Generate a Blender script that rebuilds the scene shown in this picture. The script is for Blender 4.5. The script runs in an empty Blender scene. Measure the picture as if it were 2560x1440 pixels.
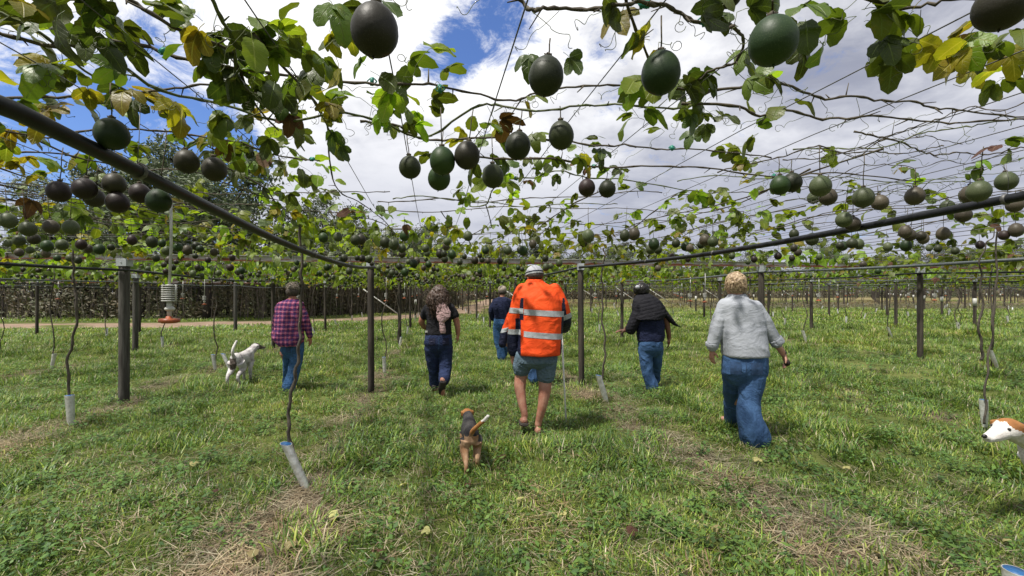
import bpy, bmesh, math, random
import numpy as np
from mathutils import Vector, Matrix, noise, Euler
random.seed(7); RNG = np.random.default_rng(7)
SC = bpy.context.scene; C = SC.collection
PI = math.pi
# ------------------------------------------------------------------ camera, light, exposure
F = 1150.0; EYE = 1.45; HY = 730.0
cam = bpy.data.objects.new('camera', bpy.data.cameras.new('camera')); C.objects.link(cam)
cam.location = (0, 0, EYE); cam.rotation_euler = (PI/2, 0, 0)
cam.data.sensor_width = 36; cam.data.lens = 36*F/2560; cam.data.shift_y = (HY-720)/2560
cam.data.clip_start = .05; cam.data.clip_end = 3000
SC.camera = cam
SUN_EL = math.radians(63); SUN_AZ = math.radians(-128)      # azimuth clockwise from +Y (behind the left shoulder)
sun = bpy.data.objects.new('sun', bpy.data.lights.new('sun', 'SUN')); C.objects.link(sun)
sun.data.energy = 4.9; sun.data.angle = math.radians(3.5); sun.data.color = (1, .95, .87)
_d = Vector((math.sin(SUN_AZ)*math.cos(SUN_EL), math.cos(SUN_AZ)*math.cos(SUN_EL), math.sin(SUN_EL)))
sun.rotation_euler = _d.to_track_quat('Z', 'Y').to_euler(); sun.location = _d*50
SC.view_settings.view_transform = 'Standard'; SC.view_settings.look = 'None'
SC.view_settings.exposure = 0.42; SC.view_settings.gamma = 1
SC.cycles.max_bounces = 6; SC.cycles.diffuse_bounces = 3; SC.cycles.glossy_bounces = 2
SC.cycles.transmission_bounces = 4; SC.cycles.transparent_max_bounces = 6
SC.cycles.use_denoising = True

class N:                                            # tiny node helper
    def __init__(s, nt): s.nt = nt; s.n = nt.nodes; s.l = nt.links
    def new(s, t, **kw):
        x = s.n.new(t)
        for k, v in kw.items():
            if k.startswith('i_'): x.inputs[k[2:].replace('_', ' ')].default_value = v
            else: setattr(x, k, v)
        return x
    def link(s, a, b): s.l.new(a, b)
    def val(s, inp, v):
        if hasattr(v, 'links'): s.link(v, inp)
        elif isinstance(v, (tuple, list)): inp.default_value = tuple(v) if len(v) == len(inp.default_value) else (*v, 1)
        else: inp.default_value = v
    def math(s, op, a, b=0., c=None, clamp=False):
        x = s.new('ShaderNodeMath', operation=op, use_clamp=clamp); s.val(x.inputs[0], a); s.val(x.inputs[1], b)
        if c is not None: s.val(x.inputs[2], c)
        return x.outputs[0]
    def mix(s, f, a, b, mode='MIX'):
        x = s.new('ShaderNodeMix', data_type='RGBA', blend_type=mode); s.val(x.inputs[0], f); s.val(x.inputs[6], a); s.val(x.inputs[7], b)
        return x.outputs[2]
    def noise(s, vec, scale, detail=4, rough=.55, dist=0., out=0):
        x = s.new('ShaderNodeTexNoise'); s.val(x.inputs['Scale'], scale); s.val(x.inputs['Detail'], detail)
        s.val(x.inputs['Roughness'], rough); s.val(x.inputs['Distortion'], dist)
        if vec is not None: s.link(vec, x.inputs['Vector'])
        return x.outputs[out]
    def ramp(s, f, a, b, lo=0., hi=1.):
        x = s.new('ShaderNodeMapRange', interpolation_type='SMOOTHSTEP'); s.val(x.inputs[0], f)
        for i, v in zip((1, 2, 3, 4), (a, b, lo, hi)): x.inputs[i].default_value = v
        return x.outputs[0]
    def mapping(s, vec, scale=(1, 1, 1), rot=(0, 0, 0)):
        x = s.new('ShaderNodeMapping'); s.link(vec, x.inputs[0]); x.inputs['Scale'].default_value = scale; x.inputs['Rotation'].default_value = rot
        return x.outputs[0]

# world: Nishita sky with a broken cloud layer (cloud deck projected on a plane overhead)
W = bpy.data.worlds.new('World'); SC.world = W; W.use_nodes = True; W.node_tree.nodes.clear(); w = N(W.node_tree)
sky = w.new('ShaderNodeTexSky', sky_type='NISHITA', sun_disc=False, sun_elevation=SUN_EL, sun_rotation=SUN_AZ)
bgs = w.new('ShaderNodeBackground'); bgs.inputs[1].default_value = .11
w.link(w.mix(1., sky.outputs[0], (.62, .78, 1.15), 'MULTIPLY'), bgs.inputs[0])
tc = w.new('ShaderNodeTexCoord'); sep = w.new('ShaderNodeSeparateXYZ'); w.link(tc.outputs['Generated'], sep.inputs[0])
zc = w.math('ADD', w.math('MAXIMUM', sep.outputs[2], 0.), .16)
cmb = w.new('ShaderNodeCombineXYZ'); w.link(w.math('DIVIDE', sep.outputs[0], zc), cmb.inputs[0]); w.link(w.math('DIVIDE', sep.outputs[1], zc), cmb.inputs[1])
P = cmb.outputs[0]
n1 = w.noise(P, 1.15, 8, .6, .35); n2 = w.noise(P, .55, 5, .55, .2); n3 = w.noise(P, 2.4, 8, .6, .3)
def skyhole(px, py, r, amt, soft=.5):               # a gap in the cloud deck, as a direction on the sky
    d = Vector(((px-1280)/F, 1, (HY-py)/F)).normalized()
    dt = w.new('ShaderNodeVectorMath', operation='DOT_PRODUCT'); w.link(tc.outputs['Generated'], dt.inputs[0]); dt.inputs[1].default_value = d
    return w.math('MULTIPLY', w.ramp(dt.outputs['Value'], math.cos(math.radians(r*2.1)), math.cos(math.radians(r*.1)), 0, 1), amt)
gaps = None
for a in ((1228, 60, 3.3, .50), (1118, 150, 2.3, .50), (40, 280, 5, .12), (440, 440, 5.2, .50), (570, 385, 2.8, .42), (370, 165, 3.0, .30), (60, 450, 5, .22), (1440, 90, 3, .22), (150, 300, 4, .3)):
    h = skyhole(*a); gaps = h if gaps is None else w.math('ADD', gaps, h)
nc = w.noise(P, 4.5, 9, .74, .5)
cover = w.math('SUBTRACT', w.math('ADD', w.math('MULTIPLY_ADD', n1, .9, w.math('MULTIPLY', nc, 1.5)), -.40), gaps)
cover = w.ramp(cover, .20, .66)
shade = w.math('ADD', w.math('MULTIPLY', n2, .6), w.math('MULTIPLY', n3, .4))
dsun = w.new('ShaderNodeVectorMath', operation='DOT_PRODUCT'); w.link(tc.outputs['Generated'], dsun.inputs[0])
dsun.inputs[1].default_value = Vector((-.45, .72, .55)).normalized()      # the bright thin part of the deck
bright = w.ramp(dsun.outputs['Value'], .62, .98, 0, .15)
cl = w.ramp(w.math('ADD', shade, bright), .40, .66)
ccol = w.mix(cl, (.30, .32, .41), (1.12, 1.12, 1.13))
ccol = w.mix(w.ramp(sep.outputs[2], .10, .46, .80, 0), ccol, (.46, .485, .585))
bgc = w.new('ShaderNodeBackground'); bgc.inputs[1].default_value = .82; w.link(ccol, bgc.inputs[0])
ms = w.new('ShaderNodeMixShader'); w.link(cover, ms.inputs[0]); w.link(bgs.outputs[0], ms.inputs[1]); w.link(bgc.outputs[0], ms.inputs[2])
wo = w.new('ShaderNodeOutputWorld'); w.link(ms.outputs[0], wo.inputs[0])

# ------------------------------------------------------------------ places
TH = math.radians(9.77); ct, st = math.cos(TH), math.sin(TH)
def UV(u, v, z=0.): return Vector((v*ct-u*st, v*st+u*ct, z))      # u along the rows, v across them
def to_uv(x, y): return (-x*st+y*ct, x*ct+y*st)
def at(px, py, Y): return Vector(((px-1280)/F*Y, Y, EYE-(py-HY)/F*Y))
def atz(px, py, z):
    Y = F*(z-EYE)/(HY-py); return at(px, py, Y)
def sst(a, b, x): t = min(1, max(0, (x-a)/(b-a))); return t*t*(3-2*t)
def gz(x, y):
    u, v = to_uv(x, y)
    h = .30*sst(2.6, 9, v) + .02*math.sin(x*1.3+1)*math.sin(y*.9) + .012*math.sin(x*3.1)*math.sin(y*2.7+2)
    for r in (-3.96, -.86, 2.24, 5.34): h += .02*math.exp(-((v-r)/.3)**2)
    return h
def ground_at(px, py, g=0.):                        # point on the ground seen at a pixel
    Y = 5.
    for _ in range(12):
        x = (px-1280)/F*Y; Y = F*(EYE-gz(x, Y))/(py-HY)
    return Vector(((px-1280)/F*Y, Y, gz((px-1280)/F*Y, Y)))
ROW0, DROW, LINE0, DLINE = -.86, 3.1, 6.75, 5.7
ZC = 1.97                                           # height of the wires and canes

# ------------------------------------------------------------------ object helpers
def link(o, parent=None):
    C.objects.link(o)
    if parent is not None: o.parent = parent
    return o
def mesh(name, V, Fc, mats, smooth=True, mi=None, cols=None, uvs=None):
    me = bpy.data.meshes.new(name); me.from_pydata([tuple(v) for v in V], [], Fc)
    for m in (mats if isinstance(mats, (list, tuple)) else [mats]): me.materials.append(m)
    if mi is not None: me.polygons.foreach_set('material_index', mi)
    if smooth: me.polygons.foreach_set('use_smooth', [True]*len(me.polygons))
    if cols is not None:
        a = me.color_attributes.new('col', 'FLOAT_COLOR', 'POINT'); a.data.foreach_set('color', np.asarray(cols, dtype=np.float32).ravel())
    if uvs is not None:
        l = me.uv_layers.new(name='UVMap'); vi = np.empty(len(me.loops), dtype=np.int32); me.loops.foreach_get('vertex_index', vi)
        l.data.foreach_set('uv', np.asarray(uvs, dtype=np.float32)[vi].ravel())
    me.update(); return me
def obj(name, me, parent=None, loc=None, **kw):
    o = bpy.data.objects.new(name, me); link(o, parent)
    if loc is not None: o.location = loc
    for k, v in kw.items(): o[k] = v
    return o
def tag(o, label=None, cat=None, group=None, kind=None):
    if label: o['label'] = label
    if cat: o['category'] = cat
    if group: o['group'] = group
    if kind: o['kind'] = kind
    return o
def empty(name, loc, rz=0, **kw):
    o = bpy.data.objects.new(name, None); link(o); o.location = loc; o.rotation_euler = (0, 0, rz); o.empty_display_size = .1
    return tag(o, **kw)
def copy_tree(o, parent=None):
    c = o.copy(); link(c, parent)
    for ch in list(o.children): copy_tree(ch, c)
    return c
class MB:                                           # collects shapes into one mesh
    def __init__(s): s.V = []; s.F = []; s.M = []; s.C = []
    def add(s, V, Fc, m=0, col=None):
        b = len(s.V); s.V += [tuple(v) for v in V]; s.F += [tuple(i+b for i in f) for f in Fc]; s.M += [m]*len(Fc)
        s.C += [(*(col or (1, 1, 1)), 1)]*len(V)
    def ring(s, rings, m=0, cap=True, closed=False, col=None):
        n = len(rings[0]); V = [p for r in rings for p in r]; Fc = []
        for i in range(len(rings)-1):
            for j in range(n):
                k = (j+1) % n; Fc.append((i*n+j, i*n+k, (i+1)*n+k, (i+1)*n+j))
        if cap: Fc.append(tuple(range(n-1, -1, -1))); Fc.append(tuple((len(rings)-1)*n+j for j in range(n)))
        s.add(V, Fc, m, col)
    def tube(s, pts, r, n=6, m=0, cap=True, col=None, flat=1.):
        pts = [Vector(p) for p in pts]; rr = r if isinstance(r, (list, tuple)) else [r]*len(pts)
        t0 = (pts[1]-pts[0]).normalized(); up = Vector((0, 0, 1)) if abs(t0.z) < .9 else Vector((1, 0, 0)); a = t0.cross(up).normalized(); rings = []
        for i, p in enumerate(pts):
            t = ((pts[min(i+1, len(pts)-1)]-pts[max(i-1, 0)])).normalized()
            a = (a-t*a.dot(t)); a = a.normalized() if a.length > 1e-6 else t.orthogonal().normalized(); b = t.cross(a)
            rings.append([p+(a*math.cos(2*PI*j/n)+b*flat*math.sin(2*PI*j/n))*rr[i] for j in range(n)])
        s.ring(rings, m, cap, col=col)
    def box(s, c, h, R=None, m=0, bev=0):
        c = Vector(c); V = []
        for z in (-1, 1):
            for x, y in ((-1, -1), (1, -1), (1, 1), (-1, 1)):
                q = Vector((x*h[0], y*h[1], z*h[2])); V.append(c+(R @ q if R else q))
        s.add(V, [(3, 2, 1, 0), (4, 5, 6, 7), (0, 1, 5, 4), (1, 2, 6, 5), (2, 3, 7, 6), (3, 0, 4, 7)], m)
    def ball(s, c, r, n=12, k=8, m=0, R=None, col=None):
        c = Vector(c); r = r if isinstance(r, (tuple, list)) else (r, r, r); rings = []
        for i in range(k+1):
            a = PI*min(max(i/k, .02), .98)-PI/2
            ring = []
            for j in range(n):
                q = Vector((r[0]*math.cos(a)*math.cos(2*PI*j/n), r[1]*math.cos(a)*math.sin(2*PI*j/n), r[2]*math.sin(a)))
                ring.append(c+(R @ q if R else q))
            rings.append(ring)
        s.ring(rings, m, col=col)
    def build(s, name, mats, smooth=True, cols=False):
        return mesh(name, s.V, s.F, mats, smooth, s.M, s.C if cols else None)
def smoothpath(pts, sub=4):                         # Catmull-Rom
    pts = [Vector(p) for p in pts]; out = []
    for i in range(len(pts)-1):
        p0, p1, p2, p3 = pts[max(i-1, 0)], pts[i], pts[i+1], pts[min(i+2, len(pts)-1)]
        for k in range(sub):
            t = k/sub; out.append(.5*((2*p1)+(p2-p0)*t+(2*p0-5*p1+4*p2-p3)*t*t+(3*p1-p0-3*p2+p3)*t**3))
    return out+[pts[-1]]

# ------------------------------------------------------------------ materials
def material(name):
    m = bpy.data.materials.new(name); m.use_nodes = True; m.node_tree.nodes.clear(); n = N(m.node_tree)
    out = n.new('ShaderNodeOutputMaterial'); b = n.new('ShaderNodeBsdfPrincipled'); n.link(b.outputs[0], out.inputs[0])
    return m, n, b, out
def bump(n, b, h, strength=.3, dist=.01):
    x = n.new('ShaderNodeBump'); x.inputs['Strength'].default_value = strength; x.inputs['Distance'].default_value = dist
    n.link(h, x.inputs['Height']); n.link(x.outputs[0], b.inputs['Normal'])
def simple(name, c1, c2=None, scale=20, rough=.7, bumps=.2, dist=.004, vec='Object', metal=0, stretch=(1, 1, 1), detail=5, spec=.4, bscale=None):
    m, n, b, out = material(name); t = n.new('ShaderNodeTexCoord'); v = n.mapping(t.outputs[vec], stretch)
    f = n.noise(v, scale, detail, .6); col = n.mix(n.ramp(f, .32, .68), c1, c2 or tuple(x*.75 for x in c1))
    n.link(col, b.inputs['Base Color']); b.inputs['Roughness'].default_value = rough; b.inputs['Metallic'].default_value = metal
    b.inputs['Specular IOR Level'].default_value = spec
    if bumps: bump(n, b, n.noise(v, bscale or scale*1.7, 6, .6), bumps, dist)
    return m
def cloth(name, c1, c2, scale=14, rough=.88, wr=.7, wd=.03, wscale=7, fine=420, stretch=(1, 1, 1.6)):
    m, n, b, out = material(name); t = n.new('ShaderNodeTexCoord'); v = n.mapping(t.outputs['Object'], stretch)
    col = n.mix(n.ramp(n.noise(v, scale, 6, .62, .6), .3, .7), c1, c2); col = n.mix(n.ramp(n.noise(t.outputs['Object'], fine, 2), .35, .65, 0, .3), col, tuple(x*.6 for x in c1))
    n.link(col, b.inputs['Base Color']); b.inputs['Roughness'].default_value = rough; b.inputs['Specular IOR Level'].default_value = .2
    wv = n.noise(v, wscale, 4, .55, 1.2); rdg = n.math('ABSOLUTE', n.math('SUBTRACT', wv, .5))
    bump(n, b, n.math('ADD', n.math('MULTIPLY', rdg, 2.), n.math('MULTIPLY', n.noise(v, wscale*4, 3), .15)), wr, wd)
    return m
def leafmat(name, c1, c2, edge, veins=(.10, .14, .03), tr=.42, rough=.42):
    m, n, b, out = material(name); oi = n.new('ShaderNodeObjectInfo'); uv = n.new('ShaderNodeUVMap')
    geo = n.new('ShaderNodeNewGeometry'); pos = geo.outputs['Position']
    ad = n.new('ShaderNodeVectorMath', operation='ADD'); n.link(pos, ad.inputs[0]); n.link(oi.outputs['Random'], ad.inputs[1])
    col = n.mix(n.ramp(n.noise(ad.outputs[0], 9, 3), .3, .7), c1, c2)
    col = n.mix(n.ramp(n.noise(ad.outputs[0], 34, 4, .65), .55, .76, 0, .75), col, edge)
    hs = n.new('ShaderNodeHueSaturation'); n.link(n.math('MULTIPLY_ADD', oi.outputs['Random'], .05, .475), hs.inputs['Hue'])
    n.link(n.math('MULTIPLY_ADD', oi.outputs['Random'], .7, .65), hs.inputs['Value']); n.link(col, hs.inputs['Color']); col = hs.outputs[0]
    s2 = n.new('ShaderNodeSeparateXYZ'); n.link(uv.outputs[0], s2.inputs[0])
    au = n.math('ABSOLUTE', s2.outputs[0])
    mid = n.ramp(au, .03, .09, 1, 0)
    w2 = n.math('ABSOLUTE', n.math('SUBTRACT', n.math('FRACT', n.math('MULTIPLY', n.math('SUBTRACT', s2.outputs[1], n.math('MULTIPLY', au, .22)), 7.)), .5))
    vn = n.math('MAXIMUM', mid, n.ramp(w2, .0, .09, .55, 0))
    col = n.mix(vn, col, veins)
    n.link(col, b.inputs['Base Color']); b.inputs['Roughness'].default_value = rough; b.inputs['Specular IOR Level'].default_value = .35
    bump(n, b, n.math('ADD', n.math('MULTIPLY', vn, -.6), n.noise(ad.outputs[0], 60, 3)), .5, .003)
    trn = n.new('ShaderNodeBsdfTranslucent'); n.link(n.mix(1., col, (1.5, 1.55, .5), 'MULTIPLY'), trn.inputs[0])
    mx = n.new('ShaderNodeMixShader'); mx.inputs[0].default_value = tr; n.link(b.outputs[0], mx.inputs[1]); n.link(trn.outputs[0], mx.inputs[2]); n.link(mx.outputs[0], out.inputs[0])
    return m
M = {}
M['leaf_mid'] = leafmat('leaf_mid', (.062, .092, .013), (.105, .138, .018), (.16, .15, .022), tr=.34)
M['leaf_dark'] = leafmat('leaf_dark', (.035, .055, .012), (.055, .08, .015), (.08, .09, .018), tr=.28)
M['leaf_fresh'] = leafmat('leaf_fresh', (.13, .20, .020), (.20, .27, .027), (.25, .26, .035), veins=(.26, .31, .07), tr=.5)
M['leaf_yellow'] = leafmat('leaf_yellow', (.24, .19, .016), (.14, .15, .018), (.32, .20, .016), veins=(.34, .30, .06), tr=.5)
M['leaf_fallen'] = leafmat('leaf_fallen', (.36, .33, .14), (.28, .25, .09), (.22, .14, .05), veins=(.42, .40, .22), tr=.2, rough=.7)
M['leaf_brown'] = leafmat('leaf_brown', (.10, .05, .025), (.07, .035, .018), (.14, .08, .03), veins=(.12, .07, .04), tr=.15, rough=.8)
LEAFM = [M[k] for k in ('leaf_mid', 'leaf_dark', 'leaf_fresh', 'leaf_yellow', 'leaf_brown')]
LEAFM.append(M['leaf_fallen'])
M['cane'] = simple('cane_bark', (.075, .062, .035), (.045, .035, .025), 60, .8, .4)
M['cane_green'] = simple('cane_green', (.10, .13, .04), (.07, .07, .03), 40, .7, .2)
M['stem'] = simple('woody_stem', (.10, .085, .065), (.04, .033, .028), 45, .9, .8, .01, stretch=(1, 1, .3))
M['pipe'] = simple('black_polythene', (.006, .007, .009), (.012, .013, .016), 30, .45, .1, spec=.25)
M['pipe_grey'] = simple('weathered_polythene', (.07, .085, .09), (.11, .12, .12), 30, .5, .1)
M['wire'] = simple('galvanised_wire', (.13, .13, .125), (.08, .075, .07), 90, .5, 0, metal=.3)
M['wire_far'] = simple('bright_wire', (.34, .37, .37), (.24, .26, .26), 40, .4, 0, metal=.2)
M['post'] = simple('weathered_timber', (.06, .05, .038), (.015, .012, .01), 18, .9, .9, .012, stretch=(1, 1, .09), detail=8)
M['post2'] = simple('grey_timber', (.085, .08, .07), (.035, .031, .026), 30, .9, .9, .01, stretch=(1, 1, .09), detail=8)
M['zinc'] = simple('zinc_bracket', (.50, .53, .56), (.36, .38, .40), 18, .5, .1, metal=.35)
M['white_plastic'] = simple('white_plastic', (.46, .46, .43), (.36, .36, .33), 25, .45, .05)
M['white_paint'] = simple('white_paint', (.8, .8, .78), (.7, .7, .68), 20, .4, 0)
M['orange_plastic'] = simple('orange_plastic', (.34, .085, .03), (.26, .07, .03), 25, .4, .05)
M['clip'] = simple('teal_clip', (.02, .22, .15), (.015, .15, .11), 30, .5, 0)
M['blue'] = simple('blue_inner', (.02, .10, .26), (.015, .08, .2), 30, .5, 0)
def beam_mat():
    m, n, b, out = material('rusting_beam'); t = n.new('ShaderNodeTexCoord'); g = n.new('ShaderNodeSeparateXYZ'); n.link(t.outputs['Object'], g.inputs[0])
    f = n.noise(n.mapping(t.outputs['Object'], (.4, 1, 3)), 6, 6, .65)
    rust = n.ramp(n.math('ADD', f, n.math('MULTIPLY', g.outputs[2], -5.)), .52, .66)
    n.link(n.mix(rust, (.42, .43, .43), (.24, .09, .045)), b.inputs['Base Color']); b.inputs['Roughness'].default_value = .6; b.inputs['Metallic'].default_value = .15
    return m
M['beam'] = beam_mat()
def foil():
    m, n, b, out = material('silver_sleeve'); t = n.new('ShaderNodeTexCoord')
    f = n.noise(t.outputs['Object'], 22, 5, .6); n.link(n.mix(n.ramp(f, .35, .7), (.62, .63, .60), (.42, .42, .38)), b.inputs['Base Color'])
    b.inputs['Metallic'].default_value = .35; b.inputs['Roughness'].default_value = .38; bump(n, b, n.noise(t.outputs['Object'], 30, 3), .6, .006); return m
M['foil'] = foil()
def skin(name, c):
    m, n, b, out = material(name); t = n.new('ShaderNodeTexCoord'); f = n.noise(t.outputs['Object'], 13, 5)
    n.link(n.mix(n.ramp(f, .3, .7), c, (c[0]*.8, c[1]*.62, c[2]*.6)), b.inputs['Base Color']); b.inputs['Roughness'].default_value = .55
    b.inputs['Subsurface Weight'].default_value = .05; bump(n, b, n.noise(t.outputs['Object'], 60, 3), .2, .003); return m
M['skin'] = skin('fair_skin', (.46, .26, .19)); M['skin_tan'] = skin('tanned_skin', (.38, .20, .135)); M['skin_dark'] = skin('brown_skin', (.16, .075, .045))
def fruitmat(name, c1, c2, c3):
    m, n, b, out = material(name); t = n.new('ShaderNodeTexCoord'); oi = n.new('ShaderNodeObjectInfo')
    ad = n.new('ShaderNodeVectorMath', operation='ADD'); n.link(t.outputs['Object'], ad.inputs[0]); n.link(oi.outputs['Random'], ad.inputs[1])
    col = n.mix(n.ramp(n.noise(ad.outputs[0], 14, 3), .35, .65), c1, c2)
    sp = n.new('ShaderNodeTexVoronoi'); sp.inputs['Scale'].default_value = 420; n.link(ad.outputs[0], sp.inputs['Vector'])
    col = n.mix(n.ramp(sp.outputs['Distance'], .18, .34, .8, 0), col, c3)
    hs = n.new('ShaderNodeHueSaturation'); n.link(n.math('MULTIPLY_ADD', oi.outputs['Random'], .6, .7), hs.inputs['Value']); n.link(col, hs.inputs['Color'])
    n.link(hs.outputs[0], b.inputs['Base Color']); b.inputs['Roughness'].default_value = .5; b.inputs['Specular IOR Level'].default_value = .28
    bump(n, b, n.noise(ad.outputs[0], 160, 3), .25, .0015); return m
FM = [fruitmat('green_skin', (.011, .027, .007), (.020, .040, .009), (.035, .055, .02)), fruitmat('dull_green_skin', (.017, .022, .009), (.024, .030, .012), (.05, .055, .03)),
      fruitmat('turning_skin', (.020, .018, .010), (.028, .025, .014), (.05, .047, .034)), fruitmat('purple_skin', (.020, .011, .011), (.020, .014, .010), (.042, .030, .030)),
      fruitmat('lit_pale_green_skin', (.040, .055, .022), (.058, .070, .032), (.12, .14, .08)), fruitmat('lit_pale_brown_skin', (.045, .037, .025), (.062, .052, .034), (.12, .105, .08))]  # last two are lightened copies, with brighter light put into the skin colour
# ------------------------------------------------------------------ the ground, track and grass
def ground_mat():
    m, n, b, out = material('soil_and_turf'); g = n.new('ShaderNodeNewGeometry'); pos = g.outputs['Position']
    uvp = n.mapping(pos, (1, 1, 1), (0, 0, -TH)); s = n.new('ShaderNodeSeparateXYZ'); n.link(uvp, s.inputs[0])
    sp = n.new('ShaderNodeSeparateXYZ'); n.link(pos, sp.inputs[0])
    n1 = n.noise(pos, .6, 6, .6); n2 = n.noise(pos, 7, 6, .65); n3 = n.noise(pos, .12, 4, .5)
    green = n.mix(n.ramp(n2, .3, .7), (.06, .08, .02), (.10, .12, .035))
    green = n.mix(n.ramp(n1, .5, .72, 0, .7), green, (.20, .20, .07))
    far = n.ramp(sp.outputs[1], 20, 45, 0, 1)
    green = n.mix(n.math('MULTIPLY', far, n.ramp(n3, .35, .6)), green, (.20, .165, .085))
    soil = n.mix(n.ramp(n.noise(pos, 25, 6, .7), .3, .7), (.07, .05, .036), (.20, .155, .11))
    fr = n.math('FRACT', n.math('ADD', n.math('DIVIDE', n.math('SUBTRACT', s.outputs[0], ROW0), DROW), .5))
    d = n.math('ABSOLUTE', n.math('SUBTRACT', fr, .5))
    st_ = n.ramp(n.math('ADD', d, n.math('MULTIPLY', n.math('SUBTRACT', n1, .5), .5)), .02, .10, 1, 0)
    near = n.ramp(sp.outputs[1], 9, 22, 1, 0.25)
    f = n.math('MAXIMUM', n.math('MULTIPLY', n.math('MULTIPLY', st_, near), n.ramp(n.noise(pos, 1.1, 4, .6), .36, .56, .15, .85)), n.ramp(n.noise(pos, 1.7, 5, .6), .60, .72, 0, .6))
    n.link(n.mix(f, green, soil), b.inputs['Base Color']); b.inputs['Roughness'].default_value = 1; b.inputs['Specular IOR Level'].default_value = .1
    bump(n, b, n.noise(pos, 30, 6, .7), .8, .03); return m
def build_ground():
    xs = np.concatenate([-np.geomspace(900, 14, 22), np.arange(-13, 20, .35), np.geomspace(20.5, 1200, 24)])
    ys = np.concatenate([np.array([-400, -100, -30, -10]), np.arange(-4, 22, .35), np.geomspace(22.6, 1500, 30)])
    V = [(x, y, gz(x, y)) for y in ys for x in xs]; nx = len(xs)
    Fc = [(j*nx+i, j*nx+i+1, (j+1)*nx+i+1, (j+1)*nx+i) for j in range(len(ys)-1) for i in range(nx-1)]
    tag(obj('ground', mesh('ground', V, Fc, ground_mat())), 'rough turf and bare soil under the vine trellis', kind='structure')
build_ground()
TRACK = [(-60, 23), (-30, 19.5), (-14, 20.5), (-6, 27), (-3, 42), (-2.5, 70), (-4, 120)]
def track():
    pts = smoothpath([(x, y, 0) for x, y in TRACK], 14); V = []; Fc = []; K = 9
    for i, p in enumerate(pts):
        t = (pts[min(i+1, len(pts)-1)]-pts[max(i-1, 0)]).normalized(); nn = Vector((-t.y, t.x, 0)); hw = 2.2
        for k in range(K):
            q = p+nn*((k/(K-1)-.5)*2*hw+.15*noise.noise(p*.7)); V.append((q.x, q.y, gz(q.x, q.y)+.03-.03*abs(k/(K-1)-.5)*2*(1 if k not in (0, K-1) else 2.6)))
    Fc = [(i*K+k, i*K+k+1, (i+1)*K+k+1, (i+1)*K+k) for i in range(len(pts)-1) for k in range(K-1)]
    m = simple('bare_earth', (.27, .19, .135), (.17, .12, .08), 2.5, 1, .6, .02, vec='Object', detail=8)
    tag(obj('dirt_track', mesh('dirt_track', V, Fc, m)), 'bare reddish dirt track between the trellis and the bush', kind='structure')
track()

def blade_mat(name, tr=.35):
    m, n, b, out = material(name); a = n.new('ShaderNodeAttribute'); a.attribute_name = 'col'; g = n.new('ShaderNodeNewGeometry'); pos = g.outputs['Position']
    sp = n.new('ShaderNodeSeparateXYZ'); n.link(pos, sp.inputs[0])
    col = a.outputs['Color']
    p1 = n.noise(pos, .45, 5, .6); p2 = n.noise(pos, 2.2, 4, .6)
    col = n.mix(n.ramp(p1, .45, .7, 0, .4), col, n.mix(1., col, (1.7, 1.3, .75), 'MULTIPLY'))
    col = n.mix(n.ramp(p2, .35, .65, .35, 0), col, n.mix(1., col, (.5, .66, .75), 'MULTIPLY'))
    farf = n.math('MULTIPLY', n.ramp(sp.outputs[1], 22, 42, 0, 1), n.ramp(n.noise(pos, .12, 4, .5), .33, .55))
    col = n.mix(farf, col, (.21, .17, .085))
    n.link(col, b.inputs['Base Color']); b.inputs['Roughness'].default_value = .45; b.inputs['Specular IOR Level'].default_value = .35
    t = n.new('ShaderNodeBsdfTranslucent'); n.link(col, t.inputs[0]); mx = n.new('ShaderNodeMixShader'); mx.inputs[0].default_value = tr
    n.link(b.outputs[0], mx.inputs[1]); n.link(t.outputs[0], mx.inputs[2]); n.link(mx.outputs[0], out.inputs[0]); return m
GM = blade_mat('grass_blade')
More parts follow.
